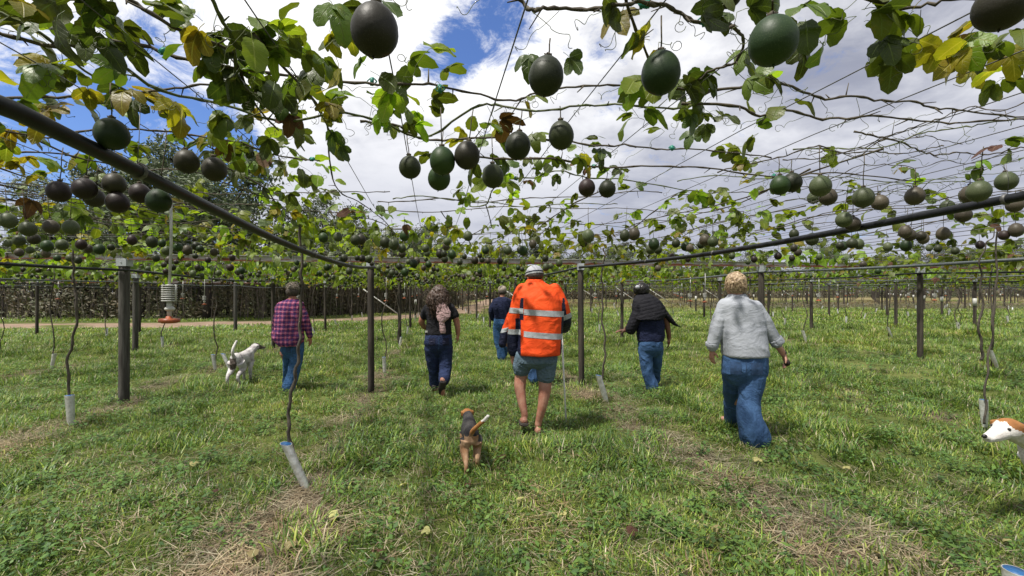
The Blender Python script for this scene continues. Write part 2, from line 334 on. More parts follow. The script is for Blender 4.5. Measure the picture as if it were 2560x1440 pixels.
def tuft(kind, seed):
    r = random.Random(seed); V = []; Fc = []; Cc = []
    spec = {'turf': (80, .17, .035, .085, .0029), 'tall': (60, .13, .07, .15, .0038), 'short': (90, .18, .02, .05, .0026), 'straw': (34, .22, .0, .16, .0022), 'far': (50, .32, .05, .11, .008)}
    if kind == 'weed':
        for i in range(34):
            a = r.uniform(0, 2*PI); d = r.uniform(0, .15); x, y = d*math.cos(a), d*math.sin(a); h = r.uniform(.02, .075); s = r.uniform(.009, .02)
            th = r.uniform(0, 2*PI); tl = r.uniform(-.5, .5); c = r.choice(((.10, .19, .045), (.14, .24, .05), (.085, .15, .05)))
            b = len(V); u = Vector((math.cos(th), math.sin(th), tl)); v = Vector((-math.sin(th), math.cos(th), r.uniform(-.4, .4))); o = Vector((x, y, h))
            V += [o-u*s, o-v*s*.6, o+u*s, o+v*s*.6]; Fc.append((b, b+1, b+2, b+3)); Cc += [(*c, 1)]*4
        return mesh('clover_tuft', V, Fc, GM, True, cols=Cc)
    nb, R, h0, h1, w0 = spec[kind]
    pal = [(.13, .235, .03), (.18, .29, .035), (.09, .175, .03), (.24, .34, .045), (.13, .21, .07), (.32, .37, .08)]
    dry = [(.44, .37, .24), (.34, .27, .17), (.52, .45, .32), (.24, .17, .11)]
    lean = r.uniform(0, 2*PI)
    for i in range(nb):
        a = r.uniform(0, 2*PI); d = R*math.sqrt(r.random()); p = Vector((d*math.cos(a), d*math.sin(a), -.01))
        az = lean+r.gauss(0, .9); L = r.uniform(h0, h1)*r.choice((1, 1, .7)); bend = r.uniform(.3, 1.35)
        c = r.choice(dry) if (kind == 'straw' or r.random() < .10) else r.choice(pal); k = r.uniform(.6, 1.3); c = tuple(x*k for x in c)
        if kind == 'straw': L = r.uniform(.06, .2); bend = r.uniform(-.15, .15); p.z = r.uniform(.004, .03)
        di = Vector((math.cos(az), math.sin(az), 0)); sd = Vector((-math.sin(az), math.cos(az), 0)); el = r.uniform(.75, 1.45) if kind != 'straw' else r.uniform(-.08, .2)
        b = len(V); q = p.copy(); wd = w0*r.uniform(.7, 1.3); seg = 3
        for s in range(seg):
            ww = wd*(1-.35*s/seg); V += [q-sd*ww, q+sd*ww]; cc = (*[x*(.3+.7*s/seg) if kind != 'straw' else x for x in c], 1); cc = (*c, 1); Cc += [cc, cc]
            e = el-bend*s/seg; q = q+(di*math.cos(e)+Vector((0, 0, 1))*math.sin(e))*L/seg
        V.append(q); Cc.append((*c, 1))
        Fc += [(b, b+1, b+3, b+2), (b+2, b+3, b+5, b+4), (b+4, b+5, b+6)]
    return mesh(kind+'_tuft', V, Fc, GM, True, cols=Cc)
def scatter(name, pts, scl, rot, idx, tufts, label):
    """points carry scale, turn and tuft number; geometry nodes put a tuft on each"""
    me = bpy.data.meshes.new(name); me.from_pydata([tuple(p) for p in pts], [], [])
    for nm, dt, data in (('scl', 'FLOAT', scl), ('rot', 'FLOAT', rot), ('idx', 'INT', idx)):
        me.attributes.new(nm, dt, 'POINT').data.foreach_set('value', np.asarray(data, dtype=np.float32 if dt == 'FLOAT' else np.int32))
    col = bpy.data.collections.new(name+'_kinds')
    for i, t in enumerate(tufts): col.objects.link(bpy.data.objects.new('%s_kind_%02d' % (name, i), t))
    ng = bpy.data.node_groups.new(name, 'GeometryNodeTree'); ng.interface.new_socket('Geometry', in_out='INPUT', socket_type='NodeSocketGeometry'); ng.interface.new_socket('Geometry', in_out='OUTPUT', socket_type='NodeSocketGeometry')
    nd = ng.nodes; i_ = nd.new('NodeGroupInput'); o_ = nd.new('NodeGroupOutput'); ip = nd.new('GeometryNodeInstanceOnPoints'); ci = nd.new('GeometryNodeCollectionInfo')
    ci.inputs['Collection'].default_value = col; ci.inputs['Separate Children'].default_value = True; ci.inputs['Reset Children'].default_value = True
    def attr(nm, dt): a = nd.new('GeometryNodeInputNamedAttribute'); a.data_type = dt; a.inputs['Name'].default_value = nm; return a.outputs[0]
    cx = nd.new('ShaderNodeCombineXYZ'); ng.links.new(attr('rot', 'FLOAT'), cx.inputs[2])
    er = nd.new('FunctionNodeEulerToRotation'); ng.links.new(cx.outputs[0], er.inputs[0])
    ip.inputs['Pick Instance'].default_value = True
    ng.links.new(i_.outputs[0], ip.inputs['Points']); ng.links.new(ci.outputs[0], ip.inputs['Instance']); ng.links.new(attr('idx', 'INT'), ip.inputs['Instance Index'])
    ng.links.new(er.outputs[0], ip.inputs['Rotation']); ng.links.new(attr('scl', 'FLOAT'), ip.inputs['Scale']); ng.links.new(ip.outputs[0], o_.inputs[0])
    o = obj(name, me); o.modifiers.new('scatter', 'NODES').node_group = ng
    return tag(o, label, kind='stuff')
def vn(x, y, s, seed=0.): return noise.noise(Vector((x*s+seed, y*s-seed, seed)))
def on_track(x, y):
    for i in range(len(TRACK)-1):
        a, b = Vector(TRACK[i]), Vector(TRACK[i+1]); p = Vector((x, y)); t = max(0, min(1, (p-a).dot(b-a)/(b-a).length_squared))
        if (p-(a+(b-a)*t)).length < 2.2: return True
    return False
def build_grass():
    kinds = [tuft('turf', i) for i in range(5)]+[tuft('tall', 10+i) for i in range(3)]+[tuft('short', 20+i) for i in range(3)]+[tuft('weed', 30+i) for i in range(2)]+[tuft('far', 40+i) for i in range(3)]
    pts, sc, ro, ix = [], [], [], []
    R = random.Random(5)
    bands = [(1.9, 3.6, 130, 1.), (3.6, 6.5, 92, 1.05), (6.5, 11, 54, 1.2), (11, 18, 24, 1.6), (18, 30, 8, 2.0), (30, 62, 1.5, 2.6)]
    for y0, y1, den, s0 in bands:
        n = int(den*(y1-y0)*(y0+y1)*1.18)
        for _ in range(n):
            y = y0+(y1-y0)*R.random(); w_ = 1.18*y
            if R.random() > y/y1: continue
            x = R.uniform(-w_, w_); u, v = to_uv(x, y)
            d = abs((v-ROW0+DROW/2) % DROW-DROW/2); nn = vn(x, y, .6, 3.)*.5+vn(x, y, 2.1, 8.)*.4
            thin = sst(.30, .0, d+nn*.9)*.8; 
            if y > 14: thin *= .5
            if v > 4: thin *= .4
            if R.random() < thin*.93 or on_track(x, y): continue
            if vn(x, y, 1.7, 20.) > .33 and R.random() < .6 and y < 14: continue
            t = vn(x, y, 1.1, 40.)
            if y > 15: k = 13+R.randrange(3)
            elif t > .18 or (thin > .2 and R.random() < .2): k = 5+R.randrange(3)
            elif t < -.28: k = 8+R.randrange(3)
            else: k = R.randrange(5)
            if y < 9 and R.random() < .24: k = 11+R.randrange(2)
            pts.append((x, y, gz(x, y))); sc.append(s0*R.uniform(.7, 1.3)*(.8 if y > 15 else 1)); ro.append(R.uniform(0, 2*PI)); ix.append(k)
    print('grass tufts', len(pts))
    scatter('grass', pts, sc, ro, ix, kinds, 'long green grass and clover covering the ground between the rows')
    kinds = [tuft('straw', 60+i) for i in range(4)]; pts, sc, ro, ix = [], [], [], []
    for _ in range(9000):
        y = R.uniform(1.9, 13)
        if R.random() > 2.5/y+.25: continue
        x = R.uniform(-1.15*y, 1.15*y); u, v = to_uv(x, y); d = abs((v-ROW0+DROW/2) % DROW-DROW/2); nn = vn(x, y, .6, 3.)*.5+vn(x, y, 2.1, 8.)*.4
        if v > 4: continue
        if R.random() < sst(.32, .0, d+nn*.9)*.8+(.10): pts.append((x, y, gz(x, y))); sc.append(R.uniform(.7, 1.25)); ro.append(R.uniform(0, 6.28)); ix.append(R.randrange(4))
    scatter('dead_straw', pts, sc, ro, ix, kinds, 'brown dead grass and straw lying in strips under the vine rows')
build_grass()

# ------------------------------------------------------------------ trellis: posts, beams, wires, pipes
def post_mesh(r, h, mat, seed, n=12):
    b = MB(); rs = []; R = random.Random(seed)
    rings = []
    for k in range(9):
        z = -.12+(h+.12)*k/8; rings.append([Vector((r*(1+.05*math.sin(3*a+k*.7+seed))*math.cos(a), r*(1+.05*math.cos(2*a+k*.5))*math.sin(a), z)) for a in (2*PI*j/n for j in range(n))])
    b.ring(rings); b.tube([(r*.98, 0, h-.09), (r*1.15, 0, h-.09)], .008, 6)
    return b.build('timber', mat)
PM = [post_mesh(.045, 1.87, M['post'], i) for i in range(4)]; PB = post_mesh(.06, 1.87, M['post2'], 5); PS = post_mesh(.05, 1.87, M['post'], 9, 8)
bk = MB()
bk.box((0, -.050, 1.835), (.050, .004, .05)); bk.box((-.052, 0, 1.835), (.004, .045, .05)); bk.box((.052, 0, 1.835), (.004, .045, .05))
bk.tube([(.0, -.053, 1.835), (0, -.060, 1.835)], .006, 6)
BRK = bk.build('bracket', M['zinc'], False)
cd = MB(); cd.tube([(0, 0, .80), (0, 0, 1.05)], .056, 10); CARD = cd.build('white_wrap', M['white_plastic'])
posts = []
ORD = ['first', 'second', 'third', 'fourth', 'fifth', 'sixth', 'seventh', 'eighth', 'ninth', 'tenth']+['%dth' % i for i in range(11, 60)]
def rowname(k): return '%s row %s of the aisle' % (ORD[k-1] if k > 0 else ORD[-k], 'right' if k > 0 else 'left')
near_labels = {(-1, 0): 'thick grey timber post beside the dirt-track side, nearest post left of the plaid shirt', (0, 0): 'tall grey timber post standing between the plaid-shirted and dark-haired walkers',
    (1, 0): 'timber post with silver bracket just right of the orange jacket', (2, 0): 'timber post directly behind the woman in the pale grey shirt', (3, 0): 'dark timber post alone in open grass, first to the right of the grey-shirted woman',
    (0, 1): 'thin post right behind the grey timber post nearest the aisle', (-1, 1): 'post directly behind the walker in the plaid shirt', (-2, 1): 'grey post half hidden behind the thick left timber post',
    (1, 1): 'post beside the walker in the navy shirt and pale cap', (2, 1): 'post just left of the person in the black poncho', (4, 1): 'post two rows right of the grey-shirted woman, in green grass', (5, 1): 'post left of the far-right leaning stem, midway to the brown grass'}
cand = []
for j in range(0, 15):
    for k in range(-9, 34):
        u = LINE0+DLINE*j; v = ROW0+DROW*k; p = UV(u, v)
        if p.y < 1 or abs(p.x/p.y) > 1.16: continue
        if p.x < -7 and p.y > 17 and p.x < -9-(p.y-17)*.1: continue
        cand.append((p.y, j, k, p))
cand.sort(key=lambda c: c[0]); extra = MB()
for i, (d, j, k, p) in enumerate(cand):
    z = gz(p.x, p.y); h = 1.0
    if i < 280:
        big = (k <= -1 and j == 0) or (k == -2 and j < 3)
        o = obj('trellis_post', PB if big else PM[(j*3+k) % 4], None, (p.x, p.y, 0)); o.rotation_euler.z = TH+random.uniform(-.2, .2)
        if i < 60: o.rotation_euler.x = random.uniform(-.008, .008); o.rotation_euler.y = random.uniform(-.008, .008)
        tag(o, near_labels.get((k, j), 'dark timber post in the %s, %s one back' % (rowname(k), ORD[j])), 'post', 'timber posts holding up the vine trellis')
        if i < 120:
            c = obj('bracket', BRK, o, (0, 0, .0)); c.scale = (1.22, 1.22, 1) if big else (.93, .93, 1)
        if (j+k*2) % 5 == 3 and j >= 1: obj('white_wrap', CARD, o, (0, 0, z*.6))
    else:
        extra.tube([(p.x, p.y, 0), (p.x, p.y, 1.87)], .05, 6)
if extra.V: tag(obj('far_posts', extra.build('far_posts', M['post'])), 'mass of distant trellis posts beyond the counted rows', kind='stuff')
print('posts', len(cand))
# white diagonal end stays far on the right
br = MB(); br.tube([(0, 0, 1.6), (2.2, 0, .1)], .035, 8); BR = br.build('stay', M['white_plastic'])
for (v, u) in ((16.5, 40), (19.6, 40), (25.8, 41), (28.9, 42), (35, 42), (13.4, 41), (7.2, 38), (-4, 28), (5, 33)):
    p = UV(u, v); o = obj('brace_pole', BR, None, (p.x, p.y, gz(p.x, p.y))); o.rotation_euler.z = TH-.3
    tag(o, 'thin white diagonal brace pole leaning against a far trellis post', 'brace pole', 'white diagonal braces at the far posts')
for j in range(0, 15):
    u = LINE0+DLINE*j; v0, v1 = -13-.2*u, min(14+1.25*u, 90); b = MB(); h = .036
    if j > 8: v0 = -18
    R_ = Matrix.Rotation(TH, 3, 'Z'); L = (v1-v0)/2; c = UV(u, (v0+v1)/2, 0)
    b.box((0, 0, h), (L, .018, .003)); b.box((0, 0, -h), (L, .018, .003)); b.box((0, .0185, 0), (L, .002, h+.003))
    for q in range(int(v1-v0)//6): b.box((-L+3+q*6, -.006, 0), (.09, .012, h-.004))
    o = obj('cross_beam', b.build('cross_beam', M['beam'], False), None, (c.x, c.y, 1.907)); o.rotation_euler.z = TH
    tag(o, 'rust-streaked steel cross beam over the nearest line of posts' if j == 0 else 'steel cross beam over the %s line of posts back' % ORD[j], 'beam', 'steel cross beams on the post tops')
# wires along the rows
wire_pts = []
wl = MB(); 
def wire(v, r, u0, u1, z, seed):
    b = MB(); R = random.Random(seed); pts = []
    u = u0
    while u < u1:
        pts.append(UV(u, v+R.uniform(-.01, .01), z-.03*math.sin(PI*((u-LINE0) % DLINE)/DLINE)+R.uniform(-.004, .004))); u += 1.4 if u < 14 else 5.7
    pts.append(UV(u1, v, z)); b.tube(pts, r, 4); return b.build('wire', M['wire'])
v = -16.; i = 0; nw = 0; SEQ = {}
while v < 62:
    step = .27 if -3 < v < 3.5 else (.42 if v < 14 else .8)
    u0 = -1.5 if abs(v) < 6 else max(0, abs(v)*.55-2); u1 = 70 if v > -5 else 45
    SEQ[int((v-ROW0)//DROW)] = SEQ.get(int((v-ROW0)//DROW), 0)+1
    tag(obj('trellis_wire', wire(v, .0016 if abs(v) < 4 else .003, u0, u1, 1.965+random.uniform(-.02, .02), i)), 'thin wire along the rows, %s one past the %s' % (ORD[SEQ[int((v-ROW0)//DROW)]-1], rowname(int((v-ROW0)//DROW))), 'wire', 'trellis wires along the rows'); nw += 1
    v += step*random.uniform(.85, 1.15); i += 1
# across wires
for j in range(0, 20):
    u = 4.6+j*1.42+random.uniform(-.3, .3)+(.0 if j < 8 else (j-8)*1.3); b = MB(); v0, v1 = -6-.9*u, 6+1.2*u; k = 26
    b.tube([UV(u+.06*math.sin(q*1.7+j), v0+(v1-v0)*q/k, 1.975+random.uniform(-.012, .012)) for q in range(k+1)], .0018 if u < 10 else .0035, 4)
    tag(obj('trellis_wire', b.build('wire', M['wire'])), 'thin wire stretched across the rows, %s crossing wire from the front' % ORD[j], 'wire', 'trellis wires across the rows')
for j in range(34):
    u = 9+j*1.25; b = MB(); k = 20; b.tube([UV(u, (4.5 if u > 12 else 7)+(52)*q/k, 1.95+random.uniform(-.03, .02)) for q in range(k+1)], .0028, 4)
    tag(obj('trellis_wire', b.build('wire', M['wire_far'])), 'pale wire stretched over the bare right-hand rows, %s from the front' % ORD[j], 'wire', 'pale wires across the right-hand rows')
# pale bird netting strips on the far right rows
# pipes
zp = {-2: 1.69, -1: 1.735, 0: 1.80, 1: 1.825}
plab = {0: 'thick black irrigation pipe sweeping down from the upper left to the aisle post', 1: 'thick black irrigation pipe sweeping from the right edge to the post by the orange jacket', 2: 'black irrigation pipe passing behind the grey-shirted woman, second row on the right',
        -1: 'black irrigation pipe along the left row, fixed to the thick timber post', -2: 'thin irrigation pipe at the outer left row, in front of the bush'}
def pipe_path(k, u0, u1):
    v = ROW0+DROW*k; z0 = zp.get(k, 1.78 if k > 1 else 1.68); pts = []; u = u0
    while u <= u1:
        f = ((u-LINE0) % DLINE)/DLINE; sag = (.075 if k in (0, 1) else .045)*math.sin(PI*f)**1.0*(1+.4*math.sin(k*2.3+u*.3))
        dv = .055 if abs(v) < 90 else 0
        pts.append(UV(u, v-dv*(1 if v > 0 else -1)+.012*math.sin(u*1.9+k), z0-sag)); u += .38 if u < 12 else 1.9
    return pts
for k in range(-7, 18):
    v = ROW0+DROW*k; u0 = -2. if k in (-1, 0, 1, 2) else max(0, abs(v)*.5); b = MB(); pts = pipe_path(k, u0, 62)
    b.tube(pts, .018 if k in (0, 1, 2, -1) else .016, 10 if k in (0, 1) else 6); o = obj('irrigation_pipe', b.build('pipe', M['pipe'] if k in (0, 1) else (M['pipe'] if k % 2 else M['pipe_grey'])))
    tag(o, plab.get(k, 'thin dark irrigation pipe along the '+rowname(k)), 'pipe', 'irrigation pipes hung along the rows')
    if k in (0, 1):
        for q in (5, 9, 14, 17): 
            c = MB(); a, e = pts[q], pts[q+1]; dd = (e-a).normalized(); c.tube([a, a+dd*.012], .0215, 10); c.tube([a+Vector((0, 0, .02)), a+Vector((.004, 0, .07)), a+Vector((0, .01, ZC-a.z))], .0012, 4); obj('pipe_tie', c.build('tie', M['wire']), o)
# hanging sprinklers
def sprinkler(hang):
    t = empty('hanging_sprinkler', (0, 0, 0)); b = MB(); b.tube([(0, 0, 0), (.002, 0, -hang*.5), (-.006, 0, -hang)], .0052, 8); obj('drop_tube', b.build('tube', M['white_plastic']), t)
    b = MB(); z = -hang
    b.tube([(-.006, 0, z), (-.006, 0, z-.068)], .012, 10)
    for q in range(8): b.tube([(-.006, 0, z-.002-q*.0088), (-.006, 0, z-.006-q*.0088)], .027, 16)
    for s in (-1, 1): b.box((-.006+s*.026, 0, z-.034), (.0015, .004, .034))
    obj('weight', b.build('weight', M['white_plastic']), t)
    b = MB(); b.tube([(-.006, 0, z-.068), (-.006, 0, z-.088), (-.006, 0, z-.10), (-.006, 0, z-.135)], [.010, .010, .009, .008], 10); b.ball((-.004, 0, z-.098), (.019, .019, .011), 12, 6); obj('nozzle', b.build('nozzle', M['white_plastic']), t)
    b = MB(); b.tube([(-.006, 0, z-.128), (-.006, 0, z-.137), (-.006, 0, z-.1375), (-.006, 0, z-.152), (-.006, 0, z-.153), (-.006, 0, z-.156)], [.011, .013, .036, .038, .03, .026], 16); obj('spinner', b.build('spinner', M['orange_plastic']), t)
    return t
sp0 = sprinkler(.33); p = at(427, 498, 1.86); sp0.location = (p.x, p.y, 1.81-.0)
tag(sp0, 'white ribbed sprinkler with orange spinner hanging from the near left pipe', 'sprinkler', 'sprinklers hanging from the irrigation pipes')
spots = []
for k in range(-4, 14):
    for q in range(0, 9):
        u = 8.9+q*5.7-(1.2 if k == 1 else 0); v = ROW0+DROW*k; p = UV(u, v)
        if abs(p.x/p.y) < 1.1 and p.y < 42 and not (p.x < -9 and p.y > 16): spots.append((p.y, k, q, p))
spots.sort(key=lambda s: s[0])
for d, k, q, p in spots[:90]:
    if k == 1 and q == 0: p = at(1763, 700, 7.6); 
    c = copy_tree(sp0); c.location = (p.x, p.y, 1.76 if k != -1 else 1.71); c.scale = (1, 1, 1) if d < 9 else (1.5, 1.5, 1.05)
    c['label'] = 'white and orange sprinkler hanging beside the curly blonde head of the grey-shirted woman' if (k == 1 and q == 0) else 'small white sprinkler in the %s, %s one back' % (rowname(k), ORD[q])
# ------------------------------------------------------------------ vine leaves
def leaf_geo(seed, lobes=3, rows=5, size=.1, detail=False):
    """one lobed leaf: petiole from the origin, blade ahead of it along +Y, curling down"""
    r = random.Random(seed); V = []; Fc = []; U = []; pet = r.uniform(.25, .4)*size
    curl = r.uniform(.2, 1.35); fold = r.uniform(.12, .4); wav = r.uniform(.0, .07)*size
    spec = [(0, .9, .33)] if lobes == 1 else [(0, .95, .26), (r.uniform(.8, 1.05), r.uniform(.68, .8), .23), (-r.uniform(.8, 1.05), r.uniform(.68, .8), .23)]
    for a, L, wd in spec:
        L *= size; wd *= size; b = len(V); ph = r.uniform(0, 6)
        for i in range(rows+1):
            t = i/rows; s = t*L; wdt = wd*max(.03, (math.sin(PI*min(1, t*.90+.08))**.5)*(.95+.12*t)) if i < rows else .001
            z = -curl*s*s/size*.75; y = s*math.cos(min(1.2, curl*t*.5)); tw = .12*math.sin(ph+t*3)
            for k, q in enumerate((-1, 0, 1)):
                ser = 1+(.05*(1 if i % 2 else -1) if detail and q else 0)
                x = q*wdt*ser; zz = z+abs(q)*(fold*wdt)*(1 if True else -1)+q*tw*wdt+(wav*math.sin(ph*2+t*9)*abs(q)) - .5*abs(q)*wdt*curl*.5
                px = x*math.cos(a)+y*math.sin(a); py = pet-x*math.sin(a)+y*math.cos(a)
                V.append((px, py, zz+pet*.15)); U.append((q, t))
        for i in range(rows):
            o = b+i*3; Fc += [(o, o+1, o+4, o+3), (o+1, o+2, o+5, o+4)]
    b = len(V); w_ = .0011 if size > .05 else .002
    for p, q in (((0, 0, 0), 0), ((0, pet*.6, .22*pet), 1), ((0, pet*1.08, pet*.15), 2)):
        for k in range(3): V.append((p[0]+w_*math.cos(k*2.1), p[1], p[2]+w_*math.sin(k*2.1))); U.append((0, .3))
    for i in range(2):
        for k in range(3): Fc.append((b+i*3+k, b+i*3+(k+1) % 3, b+i*3+3+(k+1) % 3, b+i*3+3+k))
    return V, Fc, U
LEAVES = {}
def leafmesh(kind, var, mi):
    key = (kind, var, mi)
    if key not in LEAVES:
        V, Fc, U = leaf_geo(var*7+3, 1 if var % 4 == 3 else 3, 8 if kind == 'near' else 4, .1, kind == 'near')
        LEAVES[key] = mesh('leaf', V, Fc, LEAFM[mi], kind == 'near' or True, uvs=U)
    return LEAVES[key]
def leaf_rot(r, droop=None):
    yaw = r.uniform(0, 2*PI); pitch = -(droop if droop is not None else max(-.7, min(1.3, r.gauss(.2, .5)))); roll = r.gauss(0, .6)
    return Euler((0, 0, yaw)).to_matrix() @ Euler((pitch, 0, 0)).to_matrix() @ Euler((0, roll, 0)).to_matrix()
leafcount = 0; PERV = {}; OVER = {}
def place_leaf(root, base, p, r, kind='near', mi=None, size=None, droop=None):
    global leafcount
    if mi is None: mi = r.choices((0, 1, 2, 3, 4), (42, 22, 24, 9, 2))[0]
    o = bpy.data.objects.new('leaf', leafmesh(kind, r.randrange(8), mi)); C.objects.link(o); o.parent = root
    s = (size or r.uniform(.75, 1.2)); PERV[root.name] = PERV.get(root.name, 0)+1
    if PERV[root.name] > 296:
        mt = Matrix.Translation(Vector(p)-base) @ leaf_rot(r, droop).to_4x4() @ Matrix.Scale(s, 4); mb = OVER.setdefault(root.name, (root, MB()))[1]; me = o.data; C.objects.unlink(o); bpy.data.objects.remove(o)
        mb.add([mt @ v.co for v in me.vertices], [tuple(q.vertices) for q in me.polygons], mi); uvv = [(0, .5)]*len(me.vertices)
        for lp, dd in zip(me.loops, me.uv_layers[0].data): uvv[lp.vertex_index] = tuple(dd.uv)
        mb.U = getattr(mb, 'U', [])+uvv; return
    o.matrix_local = Matrix.Translation(Vector(p)-base) @ leaf_rot(r, droop).to_4x4() @ Matrix.Scale(s, 4); leafcount += 1
def knob_cane(pts, r0, r1, seed, n=6, sub=5, nodes=True):
    """a woody cane with swollen nodes, small spurs and kinks"""
    R = random.Random(seed); pts = smoothpath(pts, sub); b = MB(); m = len(pts)
    pts = [p+Vector((R.gauss(0, .0012), R.gauss(0, .0014), R.gauss(0, .0016)))+Vector((0, .004*math.sin(i*.55+seed), .006*math.sin(i*.41+seed*2))) for i, p in enumerate(pts)]
    rr = [(r0+(r1-r0)*i/(m-1))*(1.35 if i % 4 == 0 else 1) for i in range(m)]; b.tube(pts, rr, n)
    if nodes:
        for i in range(2, m-1, 3):
            if R.random() < .5:
                d = Vector((R.gauss(0, 1), R.gauss(0, 1), R.gauss(-.2, 1))).normalized()*R.uniform(.012, .05); b.tube([pts[i], pts[i]+d*.5, pts[i]+d], [rr[i]*.7, rr[i]*.5, rr[i]*.35], 4)
    return b, pts
def tendril(p, seed):
    R = random.Random(seed); b = MB(); pts = []; q = Vector(p); d = Vector((R.gauss(0, 1), R.gauss(0, 1), -.6)).normalized(); L = R.uniform(.04, .13); ax = d.orthogonal().normalized(); a2 = d.cross(ax)
    turns = R.uniform(7, 13)
    for i in range(34):
        t = i/33; k = .002+.009*t*t; ang = t*t*turns; pts.append(q+d*L*min(t, .75+.1*t)+(ax*math.cos(ang)+a2*math.sin(ang))*k*(1 if t > .4 else t))
    b.tube(pts, .00075, 3); return b
# --- roots of the near vines
VN = {}
def vine(key, name, base, label, path, r=.009):
    t = empty('passion_vine', base, 0, label=label, cat='vine', group='passionfruit vines of the near rows'); b = MB(); base = Vector(base)
    if path: 
        pts = smoothpath(path, 7); R = random.Random(hash(key) % 99 if False else len(VN)*13+5); ph = R.uniform(0, 6)
        pts = [p+Vector((.007*math.sin(i*.9+ph)+R.gauss(0, .002), .006*math.cos(i*.7), 0)) for i, p in enumerate(pts)]; m = len(pts)
        b.tube([p-base for p in pts], [r*(1.25-.35*i/m)*(1.18 if i % 5 == 0 else 1) for i in range(m)], 7); obj('stem', b.build('stem', M['stem']), t)
    VN[key] = [t, base, [], 0]; return t
def stem_from(pxs, Y0, Y1): n = len(pxs)-1; return [at(x, y, Y0+(Y1-Y0)*i/n) for i, (x, y) in enumerate(pxs)]
vine('left_back', '', at(172, 1060, 4.98), 'vine with thin stem rising from the silver sleeve at the far left', stem_from([(172, 1058), (173, 980), (169, 905), (182, 850), (192, 790), (188, 730), (183, 690), (184, 655), (178, 612)], 4.98, 4.98), .011)
vine('left', '', at(768, 1215, 3.4), 'vine whose crooked stem crosses the plaid shirt down to the leaning sleeve', stem_from([(768, 1215), (731, 1130), (722, 1070), (724, 1010), (736, 950), (744, 905), (749, 850), (751, 790), (755, 720), (753, 655), (752, 540)], 3.4, 3.42), .0105)
vine('centre', '', at(1514, 1000, 6.1), 'vine with bare crooked stem just right of the post beside the orange jacket', stem_from([(1514, 1000), (1506, 945), (1511, 900), (1512, 850), (1505, 790), (1507, 730), (1504, 680), (1512, 642), (1508, 620)], 6.1, 6.1), .0115)
vine('right', '', at(2462, 1060, 4.35), 'vine with two twisting stems at the right edge above the brown and white dog', stem_from([(2462, 1060), (2464, 1000), (2468, 920), (2480, 840), (2488, 740), (2492, 660), (2490, 560)], 4.35, 4.35), .0075)
b = MB(); pts = smoothpath(stem_from([(2452, 900), (2456, 868), (2447, 830), (2455, 760), (2452, 700), (2451, 650), (2466, 610), (2482, 590), (2496, 545)], 4.4, 4.3), 6); b.tube([p+Vector((.012*math.sin(i*.8), 0, 0))-VN['right'][1] for i, p in enumerate(pts)], [.013-.0002*i for i in range(len(pts))], 7)
obj('stem', b.build('stem', M['stem']), VN['right'][0])
vine('over', '', (.1, -1.2, 0), 'leafy vine spreading overhead across the top left of the view', None)
vine('over_right', '', (1.9, -.9, 0), 'vine overhead at the top right with large drooping lobed leaves', None)
vine('mid_left', '', UV(5.6, -7.06, 0), 'vine of the outer left row behind the thick timber post', None)
for k, (x, y) in (('over', (-.86, -1.3)), ('over_right', (2.3, -.9))):
    t, base = VN[k][:2]; p = UV(y, x); b = MB(); b.tube([Vector((p.x, p.y, 0))-base, Vector((p.x+.03, p.y, 1.))-base, Vector((p.x, p.y+.05, ZC))-base], .011, 6); obj('stem', b.build('stem', M['stem']), t)
p = UV(5.6, -7.06); b = MB(); b.tube([Vector((0, 0, 0)), Vector((.03, 0, .8)), Vector((.0, .02, 1.4)), Vector((0, 0, ZC))], .01, 6); obj('stem', b.build('stem', M['stem']), VN['mid_left'][0])

